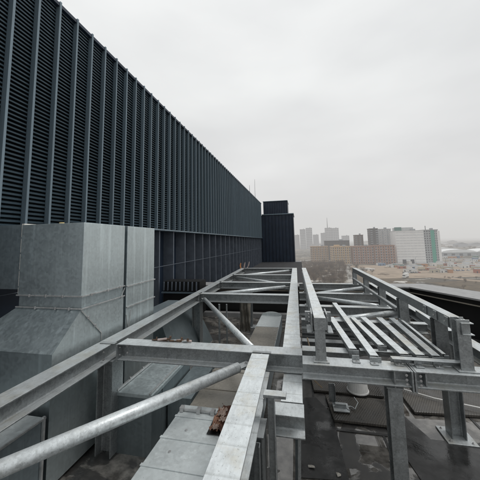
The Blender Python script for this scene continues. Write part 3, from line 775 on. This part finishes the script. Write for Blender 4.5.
def crumple(cx_,cy_,cz,w_,d_,amp,seed,n_=9):
    rn_=random.Random(seed); b=NB(); g=[[b.verts.new((cx_+(i/n_-.5)*w_*(1+.15*math.sin(j*1.3+seed))+rn_.gauss(0,w_*.006),cy_+(j/n_-.5)*d_+.1*w_*math.sin(i*1.1+seed)+rn_.gauss(0,d_*.006),cz+amp*abs(math.sin(i*.9+seed)*math.cos(j*.7+seed*2))+rn_.uniform(0,amp*.16))) for j in range(n_+1)] for i in range(n_+1)]
    for i in range(n_):
        for j in range(n_): b.faces.new((g[i][j],g[i+1][j],g[i+1][j+1],g[i][j+1]))
    return b
M['scrap_pale']=plain('scrap_pale',(.26,.20,.17),.8,0,var=.4,scale=25)
sc_=empty('scrap_pile',(-.72,2.5,.9),'rusty brown torn packaging with pale scraps on the near duct beside the centre beam','scrap pile')
link('brown_sheet',crumple(-.70,2.62,.915,.20,.20,.025,2),M['rust'],sc_)
link('brown_sheet',crumple(-.71,2.42,.915,.16,.14,.025,5),M['rust'],sc_)
link('brown_sheet',crumple(-.78,2.50,.915,.07,.30,.03,8),M['foamy'],sc_)
for i,(x_,y_,w_,d_) in enumerate([(-.76,2.58,.08,.15),(-.72,2.48,.09,.08),(-.76,2.36,.06,.07)]):
    link('pale_scrap',crumple(x_,y_,.935+.006*i,w_*.8,d_*.8,.018,i+11),M['scrap_pale'],sc_)
link('hole_shade',box(NB(),-.83,-.60,2.33,2.66,.9072,.9085),M['black'],sc_)  # thin black sheet painted as the darkness of a hole, nothing is cut

# rusty fittings on the front cross beam
pf=empty('pipe_fittings',(-1.6,3.2,1.3),'heap of rusty brown pipe fittings on the front cross beam','pipe fittings')
fm=plain('rusty_brass',(.11,.07,.048),.6,.3,var=.7,scale=30,bump=.3)
rf=random.Random(4)
for i in range(11):
    x0=-1.84+.042*i+rf.uniform(-.02,.02); y0=3.205+rf.uniform(0,.03); a_=rf.uniform(-.5,.5); L_=rf.uniform(.05,.13); r_=rf.uniform(.006,.013)
    q0=Vector((x0,y0,1.302+r_+.001)); q1=q0+Vector((L_*math.cos(a_),L_*.15*math.sin(a_),rf.uniform(.0,.03)))
    link('fitting',tube(NB(),[q0,q1],r_,10),[fm,M['steel_mid'],M['pale_rock'],fm][i%4],pf)
    if i%3==0: link('fitting',tube(NB(),[q1-Vector((0,0,.002)),q1+Vector((.004,0,.028))],r_*1.35,6),fm,pf)
bevel(link('flat_bar',box(NB(),-1.84,-1.46,3.212,3.232,1.302,1.312),fm,pf),.004)

# upright rods and hanging sheet
for (x_,y_,r_,lb) in ((-1.85,6.12,.022,'left of two upright pipes beside the slanting tube'),(-1.68,6.14,.018,'right of two upright pipes beside the slanting tube')):
    tag(link('upright_pipe',tube(NB(),[(x_,y_,0),(x_,y_,1.1)],r_,10),M['steel_mid']),lb,'pipe','upright pipes under the second cross beam')
b=NB(); W=14; H_=16; vv=[]
for i in range(W+1):
    for j in range(H_+1):
        u=i/W; v_=j/H_
        vv.append(b.verts.new((-1.55+.28*u,6.9+.05*math.sin(u*11+v_*3)+.02*math.sin(v_*17),.28+.80*v_)))
for i in range(W):
    for j in range(H_): b.faces.new((vv[i*(H_+1)+j],vv[(i+1)*(H_+1)+j],vv[(i+1)*(H_+1)+j+1],vv[i*(H_+1)+j+1]))
tag(link('plastic_sheet',b,plain('dull_plastic',(.14,.13,.11),.3,0,var=.4,scale=14),smooth=True),'crumpled dull plastic sheet hanging under the second cross beam','plastic sheet')

# straps at the far left beam end
st=empty('strap_bundle',(-2.62,12.5,1.3),'small orange and cream straps standing on the far end of the left beam','straps')
link('orange_strap',tube(NB(),[(-2.70,12.45,1.30),(-2.72,12.45,1.42),(-2.69,12.45,1.54)],[.03,.035,.02],8),M['orange'],st)
link('cream_strap',tube(NB(),[(-2.56,12.5,1.30),(-2.53,12.5,1.45),(-2.50,12.5,1.56)],[.03,.03,.02],8),M['pale_rock'],st)
link('cream_strap',tube(NB(),[(-2.40,12.5,1.31),(-2.34,12.5,1.43),(-2.30,12.5,1.59)],[.025,.025,.02],8),M['pale_rock'],st)

# timber planks, rusty sheet and clutter between the right bay cross beams
M['timber']=plain('weathered_timber',(.30,.24,.17),.85,0,var=.35,scale=9,bump=.3)
def plank(x0,x1,y0,y1,z0,z1,m,label): return tag(bevel(link('plank',box(NB(),x0,x1,y0,y1,z0,z1),m),.004),label,'plank','planks lying under the right bay')
plank(.35,1.25,6.35,6.6,.78,.83,M['rust'],'rust-brown plank under the far part of the right bay')
plank(1.15,1.95,6.2,6.5,.88,.94,M['timber'],'pale timber plank near the right raised rail')
tr=empty('trestle',(1.1,6.4,0),'low trestle frame holding the planks under the right bay','trestle')
link('top_rail',box(NB(),.40,1.9,6.38,6.44,.70,.775),M['steel_dark'],tr)
for xx in (.45,1.8): link('leg',box(NB(),xx-.03,xx+.03,6.38,6.44,0,.699),M['steel_dark'],tr)
# dark cable trays below the left raised rail
for i,(zz,yy,lb) in enumerate(((.95,3.6,'lowest cable tray below the left raised rail'),(.86,4.9,'cable tray in the shade between the centre beam and the left raised rail'),(.60,6.0,'far cable tray behind the others under the right bay'))):
    r=empty('cable_tray',(.3,yy,zz),lb,'cable tray','cable trays under the right bay')
    link('tray',sweep(NB(),[(-.08,0),(.08,0),(.08,.06),(.074,.06),(.074,.006),(-.074,.006),(-.074,.06),(-.08,.06)],(-.02,yy,zz),(1.3,yy,zz)),M['steel_dark'],r)
    link('cable',tube(NB(),[(0,yy,zz+.02),(.5,yy+.02,zz+.022),(1.28,yy,zz+.02)],.014,8),M['black'],r)
tag(link('cable',tube(NB(),[(.05,3.75,1.25),(.09,3.72,1.05),(.04,3.7,.9),(.12,3.7,.75),(.2,3.7,.68)],.009,8),M['timber']),'thin tan cable dangling left of the front rail post','cable')

# ================================================================== TERRAIN AND CITY
def ground():
    k=N('scrubland'); p=k.pos
    a=k.noise(p,.006,6,.6); b_=k.noise(p,.03,6,.65); c_=k.noise(p,.16,5,.7)
    col=k.mix(k.ramp(b_,[(.38,0),(.6,1)]),(.035,.03,.022),(.10,.085,.062))
    col=k.mix(k.ramp(c_,[(.5,0),(.7,.8)]),col,(.035,.033,.024))
    col=k.mix(k.ramp(a,[(.53,0),(.58,.85)]),col,(.20,.165,.125))
    col=k.mix(k.ramp(k.noise(p,.09,6,.75,1.),[(.57,0),(.62,.9)]),col,(.42,.40,.37))
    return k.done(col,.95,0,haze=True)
M['ground']=ground()
GZ=-35.
b=NB(); g=NB()
n=48; 
gv=[]
xs=[-6000+12000*(i/n) for i in range(n+1)]; ysg=[-400+9000*(j/n)**1.6 for j in range(n+1)]
for x in xs:
    gv.append([g.verts.new((x,y,GZ+ (0 if y<900 else 3*math.sin(x*.002)+ (y-900)*.0022))) for y in ysg])
for i in range(n):
    for j in range(n): g.faces.new((gv[i][j],gv[i+1][j],gv[i+1][j+1],gv[i][j+1]))
structure(link('ground',g,M['ground']))
M['dirt']=plain('bare_dirt',(.27,.21,.155),.95,0,True,.3,.08)
M['road']=plain('pale_road',(.22,.21,.19),.9,0,True,.15,.1)
M['scrub']=plain('dark_scrub',(.085,.062,.036),.95,0,True,.45,.15)
def blob(name,pts,z,m,kind='structure'):
    b=NB(); b.faces.new([b.verts.new((x,y,z)) for x,y in pts]); o=link(name,b,m); o['kind']='structure'; return o
blob('dirt_yard',[(70,285),(150,300),(330,330),(420,430),(400,520),(250,470),(130,440),(60,420),(75,350)],GZ+.08,M['dirt'])
blob('dirt_track',[(40,250),(46,250),(66,400),(84,470),(76,470),(58,380)],GZ+.12,M['road'])
blob('scrub_field',[(105,262),(180,292),(300,318),(420,330),(380,250),(200,200),(120,220)],GZ+.16,M['scrub'])
blob('scrub_field',[(-5,245),(95,250),(78,400),(45,460),(8,450)],GZ+.06,M['scrub'])
blob('road',[(0,520),(700,560),(700,580),(0,545)],GZ+.2,M['road'])
blob('dirt_track',[(110,305),(165,250),(175,250),(124,312)],GZ+.22,M['dirt'])

# ---- buildings
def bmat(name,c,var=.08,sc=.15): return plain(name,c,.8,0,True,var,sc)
M['win']=plain('window_dark',(.05,.055,.065),.25,0,True,.3,.2)
M['win_pale']=plain('window_pale',(.30,.32,.34),.4,0,True,.2,.2)
M['win_faint']=plain('window_faint',(.52,.53,.54),.4,0,True,.1,.2)
def city_block(name,label,cat,x0,x1,y0,y1,z1,c,rows,cols,wm='win',ww=.5,wh=.5,extras=(),group=None,side=0,z0=GZ):
    m=bmat('render_'+name+str(len(bpy.data.materials)),c)
    r=empty(name,((x0+x1)/2,(y0+y1)/2,z0),label,cat,group)
    link('wall',box(NB(),x0,x1,y0,y1,z0,z1),m,r)
    dr=tuple(v*.7 for v in c)
    link('roof',box(NB(),x0-.4,x1+.4,y0-.4,y1+.4,z1+.01,z1+.9),bmat('roof_'+str(len(bpy.data.materials)),dr),r)
    base=None
    cw=(x1-x0)/cols; rh=(z1-z0)/rows
    for i in range(cols):
        for j in range(rows):
            xx=x0+cw*(i+.5); zz=z0+rh*(j+.5)
            if base is None:
                base=link('window',box(NB(),xx-cw*ww/2,xx+cw*ww/2,y0-.25,y0-.02,zz-rh*wh/2,zz+rh*wh/2),M[wm],r); bp=(xx,zz)
            else:
                w_=base.copy(); COL.objects.link(w_); w_.location.x+=xx-bp[0]; w_.location.z+=zz-bp[1]
    if side:
        cd_=(y1-y0)/side; base=None
        for i in range(side):
            for j in range(rows):
                yy=y0+cd_*(i+.5); zz=z0+rh*(j+.5)
                if base is None:
                    base=link('window',box(NB(),x0-.25,x0-.02,yy-cd_*ww/2,yy+cd_*ww/2,zz-rh*wh/2,zz+rh*wh/2),M[wm],r); bp=(yy,zz)
                else:
                    w_=base.copy(); COL.objects.link(w_); w_.location.y+=yy-bp[0]; w_.location.z+=zz-bp[1]
    if z1-z0>25 and y0<520 and x0<142:
        bal=None
        for i in range(0,cols,2):
            for j in range(1,rows):
                xx=x0+cw*(i+.5); zz=z0+rh*j
                if bal is None: bal=link('balcony',box(box(NB(),xx-cw*.42,xx+cw*.42,y0-1.3,y0-.26,zz,zz+.22),xx-cw*.42,xx+cw*.42,y0-1.3,y0-1.2,zz+.221,zz+1.1),M['win_pale'],r); bq=(xx,zz)
                else: w_=bal.copy(); COL.objects.link(w_); w_.location.x+=xx-bq[0]; w_.location.z+=zz-bq[1]
    link('roof_unit',box(NB(),x0+(x1-x0)*.6,x0+(x1-x0)*.75,y0+3,y0+8,z1+.92,z1+3.2),M['win_pale'],r)
    for (a,b2,c2,d,e2,f2) in extras: link('roof_box',box(NB(),a,b2,c2,d,z1+.92+e2,z1+.92+f2),m,r)
    return r
tan=(.50,.35,.20); tan2=(.42,.29,.18); pink=(.34,.20,.145)
city_block('apartment_block','long sand coloured apartment wing left of the taller sand block','building',20,50,505,530,-8.5,tan2,7,10,ww=.4,wh=.55,side=3)
city_block('apartment_block','bright sand coloured apartment block with vertical window rows nearest the scrub','building',52,79,458,500,-8.5,tan,7,9,ww=.42,wh=.6,side=4,extras=((56,64,465,475,0,2.5),))
city_block('apartment_block','low dark set back flats behind the sand coloured blocks','building',48,92,540,560,1,(.09,.08,.075),9,8,ww=.6,wh=.45)
city_block('apartment_block','pinkish brick apartment block between the sand block and the white slab','building',82,112,455,490,-8.5,pink,7,9,ww=.4,wh=.55,side=3)
city_block('apartment_block','right wing of the pinkish brick flats in front of the white slab','building',113,141,452,485,-7.5,pink,7,8,ww=.4,wh=.55)
city_block('apartment_block','brown mid height tower left of the grey tower','building',95,108,500,515,10,(.15,.105,.085),13,4,ww=.45,wh=.5,side=2)
city_block('tower_block','slim dark grey tower rising above the pinkish flats','building',114,126,478,495,19.5,(.10,.09,.09),16,3,ww=.55,wh=.5,side=3)
city_block('office_block','pale grey block just left of the white slab','building',126,148,486,505,18.5,(.46,.46,.46),14,6,'win_pale',ww=.5,wh=.45)
# white slab with scaffold grid
ws=city_block('office_slab','large white slab building with a fine storey grid','building',146,185,460,500,14,(.72,.72,.71),12,8,'win_faint',ww=.86,wh=.2)
for o_ in [c for c in ws.children if c.name.startswith('roof')]: pass
link('roof_plant',box(NB(),150,175,470,485,14.92,20),bmat('plant_grey',(.45,.46,.46)),ws)
link('green_roof_box',box(NB(),148,157,466,470,14.92,20.5),bmat('dark_green',(.08,.17,.15)),ws)
for x_ in (153,164): link('ground_opening',box(NB(),x_,x_+5,459.7,459.98,GZ,GZ+6),M['win'],ws)
gt=city_block('glass_wing','grey glazed wing with a tall green stripe at the right end of the white slab','building',185.5,205,462,500,14.5,(.34,.36,.37),14,6,'win',ww=.5,wh=.5)
link('green_stripe',box(NB(),195,200,461.4,461.7,GZ,14.4),bmat('stripe_green',(.05,.30,.22)),gt)
link('white_edge',box(NB(),203.5,207,461,466,GZ,13.4),bmat('edge_white',(.7,.7,.69)),gt)
link('mast',tube(NB(),[(196,480,15.4),(196,480,22)],.5,6),M['win'],gt)

# hazy towers
tw_specs=[(2,11,24,'leftmost pale tower of the hazy skyline'),(12,22,27,'hazy tower second from the left in the skyline'),(24,33,14,'short hazy block between the taller hazy towers'),(35,42,16,'hazy low tower left of the mast tower'),(43,53,26,'hazy tower with a tall thin mast'),(54,66,26,'broad hazy tower right of the mast tower'),(67,77,10,'rightmost low tower of the hazy skyline'),(-8,1,14,'hazy block at the tower edge')]
for i,(a,b2,z_,lb) in enumerate(tw_specs):
    k_=2.7; y_=1215+ (i%3)*40
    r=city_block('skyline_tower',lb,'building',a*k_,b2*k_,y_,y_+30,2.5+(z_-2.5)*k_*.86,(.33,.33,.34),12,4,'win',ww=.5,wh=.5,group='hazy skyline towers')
    if i==4: link('mast',tube(NB(),[(47*k_,y_+10,2.5+(z_-2.5)*k_*.86+.9),(47*k_,y_+10,104)],[1.8,.6],6),M['win'],r)
rnd=random.Random(11)
# low distant buildings, right side and behind
cnt=0
proto={}
for i in range(90):
    d=rnd.uniform(750,2200); ang=R(rnd.uniform(2,50)); x=d*math.sin(ang); y=d*math.cos(ang)
    if x<430 and y<900: continue
    wd=rnd.uniform(14,50); hh=rnd.uniform(5,15) if rnd.random()<.8 else rnd.uniform(16,28)
    c=rnd.choice([(.35,.34,.33),(.5,.49,.48),(.28,.22,.19),(.4,.36,.32),(.22,.23,.25)])
    key=c
    if key not in proto: proto[key]=(bmat('far_wall_%d'%len(proto),c),bmat('far_roof_%d'%len(proto),tuple(v*.6 for v in c)))
    r=empty('distant_building',(x,y,GZ),'small hazy building scattered on the distant plain','building','small hazy buildings on the plain')
    zb=GZ+max(0,(y-900)*.0022)-3
    b=NB(); box(b,x-wd/2,x+wd/2,y,y+wd*.6,zb,GZ+hh)
    link('wall',b,proto[key][0],r)
    b=NB(); # gable or flat roof
    if rnd.random()<.5:
        pr=[(x-wd/2-.5,GZ+hh+.02),(x+wd/2+.5,GZ+hh+.02),(x,GZ+hh+wd*.14)]
        r0=[b.verts.new((px,y-.4,pz)) for px,pz in pr]; r1=[b.verts.new((px,y+wd*.6+.4,pz)) for px,pz in pr]
        b.faces.new(r0); b.faces.new(r1[::-1])
        for q in range(3): b.faces.new((r0[q],r0[(q+1)%3],r1[(q+1)%3],r1[q]))
    else: box(b,x-wd/2-.4,x+wd/2+.4,y-.4,y+wd*.6+.4,GZ+hh+.02,GZ+hh+1)
    link('roof',b,proto[key][1],r)
# white barrel roof sheds
for (x,y,wd,dp,lb) in ((318,640,62,40,'nearer white barrel roofed shed beyond the yard'),(392,650,70,45,'larger white barrel roofed shed at the right edge'),(350,760,60,30,'far pale barrel roofed shed behind the other two')):
    r=empty('warehouse',(x,y,GZ),lb,'warehouse','white sheds beyond the yard')
    link('wall',box(NB(),x-wd/2,x+wd/2,y,y+dp,GZ,GZ+7),bmat('shed_wall%d'%x,(.30,.32,.33)),r)
    b=NB(); A=[]; 
    for q in (y-.5,y+dp+.5): A.append([b.verts.new((x-wd/2*1.02*math.cos(math.pi*t/12),q,GZ+7.02+6*math.sin(math.pi*t/12))) for t in range(13)])
    for t in range(12): b.faces.new((A[0][t],A[0][t+1],A[1][t+1],A[1][t]))
    b.faces.new(A[0]); b.faces.new(A[1][::-1]); b.faces.new((A[0][0],A[0][12],A[1][12],A[1][0]))
    link('barrel_roof',b,bmat('shed_roof%d'%x,(.72,.73,.73)),r)
    for t in range(4): link('door',box(NB(),x-wd/2+4+t*wd/4.4,x-wd/2+10+t*wd/4.4,y-.2,y-.02,GZ,GZ+5),M['win'],r)

# ---- site cabins, containers, piles, trucks
cabc=[(.6,.6,.58),(.13,.2,.3),(.35,.14,.09),(.42,.38,.3),(.14,.24,.2),(.62,.61,.58),(.40,.21,.11)]
cabn=['white','blue','red','cream','green','pale grey','orange']
cm=[bmat('cabin_'+cabn[i].replace(' ','_'),c) for i,c in enumerate(cabc)]
def cabin(x,y,rz,ci,L_=8,W_=2.6,H_=2.8):
    r=empty('site_cabin',(0,0,0),cabn[ci]+' site cabin on the building yard beyond the roof','site cabin','site cabins in the yard')
    link('body',box(NB(),-L_/2,L_/2,-W_/2,W_/2,0,H_),cm[ci],r)
    link('door',box(NB(),-L_/2+1,-L_/2+2,-W_/2-.08,-W_/2-.01,0,2.1),M['win'],r)
    link('window',box(NB(),.5,2.5,-W_/2-.08,-W_/2-.01,1,2),M['win'],r)
    link('roof',box(NB(),-L_/2-.1,L_/2+.1,-W_/2-.1,W_/2+.1,H_+.01,H_+.2),M['win_pale'],r)
    r.location=(x,y,GZ); r.rotation_euler.z=rz; return r
rnd=random.Random(5)
for i in range(170):
    x=rnd.uniform(110,430); y=rnd.uniform(330,455) if x<240 else rnd.uniform(360,600)
    if x<150 and y>435: continue
    cabin(x,y,rnd.choice([0,.1,1.57,.4,-.3]),rnd.choice([0,0,0,1,2,3,4,5,5,6]),rnd.uniform(6,13),rnd.uniform(2.5,5),rnd.uniform(2.5,4.5))
carm=[bmat('car_paint_%d'%i,c) for i,c in enumerate([(.5,.5,.5),(.05,.05,.055),(.2,.21,.22),(.3,.05,.04),(.06,.1,.2)])]
carn=['silver','black','grey','red','blue']
def car(x,y,rz,ci):
    r=empty('parked_car',(0,0,0),carn[ci]+' car parked on the building yard','car','cars parked in the yard')
    b=NB(); box(b,-2.1,2.1,-.85,.85,.35,.95); bevel(link('body',b,carm[ci],r),.15)
    b=NB(); quadbox(b,(-1.2,.7,-.65,.65),(-1.7,1.3,-.8,.8),1.45,.951); link('cabin',b,M['win'],r)
    for wx in (-1.3,1.3):
        for sy in (-1,1): link('wheel',tube(NB(),[(wx,sy*.87,.32),(wx,sy*.65,.32)],.32,10),M['win'],r)
    r.location=(x,y,GZ); r.rotation_euler.z=rz
rq=random.Random(77)
for row,(xa,ya,dx,dy,n_) in enumerate(((150,352,2.9,.4,14),(215,372,3.0,.5,12),(128,430,3.,.1,10),(262,420,3.1,.6,12),(110,330,2.8,.9,7))):
    for q in range(n_):
        if rq.random()<.8: car(xa+dx*q,ya+dy*q,1.57+rq.uniform(-.08,.08),rq.randrange(5))
lp0=None
for q in range(16):
    x_=70+q*24; y_=455-q*2.0 if q<5 else 440+((q*37)%50)-60
    if lp0 is None:
        lp0=empty('street_lamp',(x_,y_,GZ),'tall grey street lamp beside the building yard','street lamp','street lamps round the yard')
        link('pole',tube(NB(),[(x_,y_,GZ),(x_,y_,GZ+10),(x_+1.5,y_,GZ+10.6)],.14,6),M['win'],lp0); link('lamp_head',box(NB(),x_+1.5,x_+2.5,y_-.2,y_+.2,GZ+10.5,GZ+10.7),M['win_pale'],lp0)
    else: c=copy_tree(lp0); c.location=(x_,y_,GZ)
def truck(x,y,rz,s,label,cargo,cabm):
    r=empty('truck',(0,0,0),label,'truck','trucks on the building site')
    b=NB(); box(b,-4.2,2.2,-1.25,1.25,1.15,3.9); bevel(link('cargo_box',b,cargo,r),.05)
    b=NB(); quadbox(b,(2.5,4.0,-1.15,1.15),(2.4,4.7,-1.2,1.2),3.1,.7); cb=link('cab',b,cabm,r)
    link('windscreen',box(NB(),4.15,4.5,-1.0,1.0,1.95,2.75),M['win'],r)
    link('chassis',box(NB(),-4.1,4.5,-.9,.9,.6,1.1),M['win'],r)
    for wx in (-3.2,-2.0,3.4):
        for sy in (-1,1): link('wheel',tube(NB(),[(wx,sy*1.2,.5),(wx,sy*.9,.5)],.5,14),M['win'],r)
    r.location=(x,y,GZ); r.rotation_euler.z=rz; r.scale=(s,s,s); return r
truck(99,293,-2.2,1.15,'white box truck parked on the dirt nearest the roof',cm[0],cm[5])
truck(140,360,.3,1.1,'orange cab truck standing in the middle of the yard',cm[3],cm[6])
truck(215,395,2.8,1.1,'white truck with blue cab farther right in the yard',cm[5],cm[1])
# spoil heaps
M['heap']=plain('spoil_earth',(.20,.155,.115),.95,0,True,.35,.3)
M['heap2']=plain('pale_gravel',(.44,.42,.39),.95,0,True,.3,.3)
for i in range(34):
    x=rnd.uniform(15,330); y=rnd.uniform(262,460)
    if x<60 and y>430: continue
    r_=rnd.uniform(2,6)
    b=lump(0,0,0,r_,(rnd.uniform(1,2.4),rnd.uniform(.8,1.4),rnd.uniform(.2,.45)),i+50)
    for v in b.verts: v.co+=Vector((x,y,GZ))
    p_=rnd.random()<.4
    tag(link('spoil_heap',b,M['heap2'] if p_ else M['heap']),('pale gravel' if p_ else 'brown earth')+' heap on the waste ground beyond the roof','heap',('pale' if p_ else 'brown')+' heaps on the waste ground')

for i in range(46):
    y=rnd.uniform(255,420); x=y*rnd.uniform(.02,.19); r_=rnd.uniform(1.2,3.2)
    b=lump(0,0,0,r_,(rnd.uniform(1,2.6),rnd.uniform(.8,1.4),rnd.uniform(.12,.3)),i+150)
    for v in b.verts: v.co+=Vector((x,y,GZ))
    tag(link('spoil_heap',b,M['heap2']),'pale rubble heap among the bare winter trees','heap','pale heaps among the bare trees')
# ---- bare winter trees
M['twig']=plain('winter_twigs',(.10,.068,.045),.95,0,True,.35,.6)
M['bark']=plain('winter_bark',(.06,.05,.04),.95,0,True,.3,.6)
def tree_proto(seed,h):
    rn=random.Random(seed); r=empty('bare_tree',(0,0,0),'bare brown winter tree on the scrubland beyond the roof','tree','bare winter trees on the scrubland')
    b=NB(); tube(b,[(0,0,0),(.1,0,h*.3),(0,.1,h*.75)],[h*.03,h*.02,h*.008],7)
    tips=[]
    for i in range(14):
        a=rn.uniform(0,6.28); z0=h*rn.uniform(.2,.6); L_=h*rn.uniform(.25,.42); up=rn.uniform(.4,1.1)
        e=Vector((math.cos(a)*L_,math.sin(a)*L_,z0+L_*up)); tube(b,[(0,0,z0),e*.5+Vector((0,0,z0*.5+.1*h*.3)),e],[h*.012,h*.007,h*.002],5); tips.append(e); tips.append(e*.6+Vector((0,0,z0*.4+h*.1)))
    link('trunk',b,M['bark'],r)
    b=NB()
    for i in range(900):
        t=rn.choice(tips); c=t+Vector([rn.gauss(0,h*.09) for _ in range(3)])
        if c.z<h*.12: continue
        d=Vector((rn.gauss(0,1),rn.gauss(0,1),rn.gauss(.6,.8))).normalized(); L_=h*rn.uniform(.05,.12)
        s_=d.cross(Vector((rn.gauss(0,1),rn.gauss(0,1),rn.gauss(0,1)))).normalized()*h*.007
        b.faces.new([b.verts.new(q) for q in (c-s_,c+s_,c+d*L_)])
    link('crown',b,M['twig'],r); return r
protos=[tree_proto(s,h) for s,h in ((1,8.),(2,9.5),(3,7.))]
used=[False]*3; rnd=random.Random(21); ntree=0
def put_tree(x,y,s):
    k_=rnd.randrange(3)
    r=protos[k_] if not used[k_] else copy_tree(protos[k_]); used[k_]=True
    r.location=(x,y,GZ); r.rotation_euler.z=rnd.uniform(0,6.28); r.scale=(s,s,s*rnd.uniform(.8,1.1))
for i in range(299):
    y=rnd.uniform(235,460); x=rnd.gauss(.075*y,.06*y)
    if x>.15*y and y>390: continue
    if x>.24*y: continue
    put_tree(x,y,rnd.uniform(.45,1.0))
protos2=None
for i in range(45):
    y=rnd.uniform(600,1100); x=y*rnd.uniform(.45,.85); put_tree(x,y,rnd.uniform(.8,1.6))
for i in range(26):
    y=rnd.uniform(225,300); x=y*rnd.uniform(.42,.72); put_tree(x,y,rnd.uniform(.2,.4))
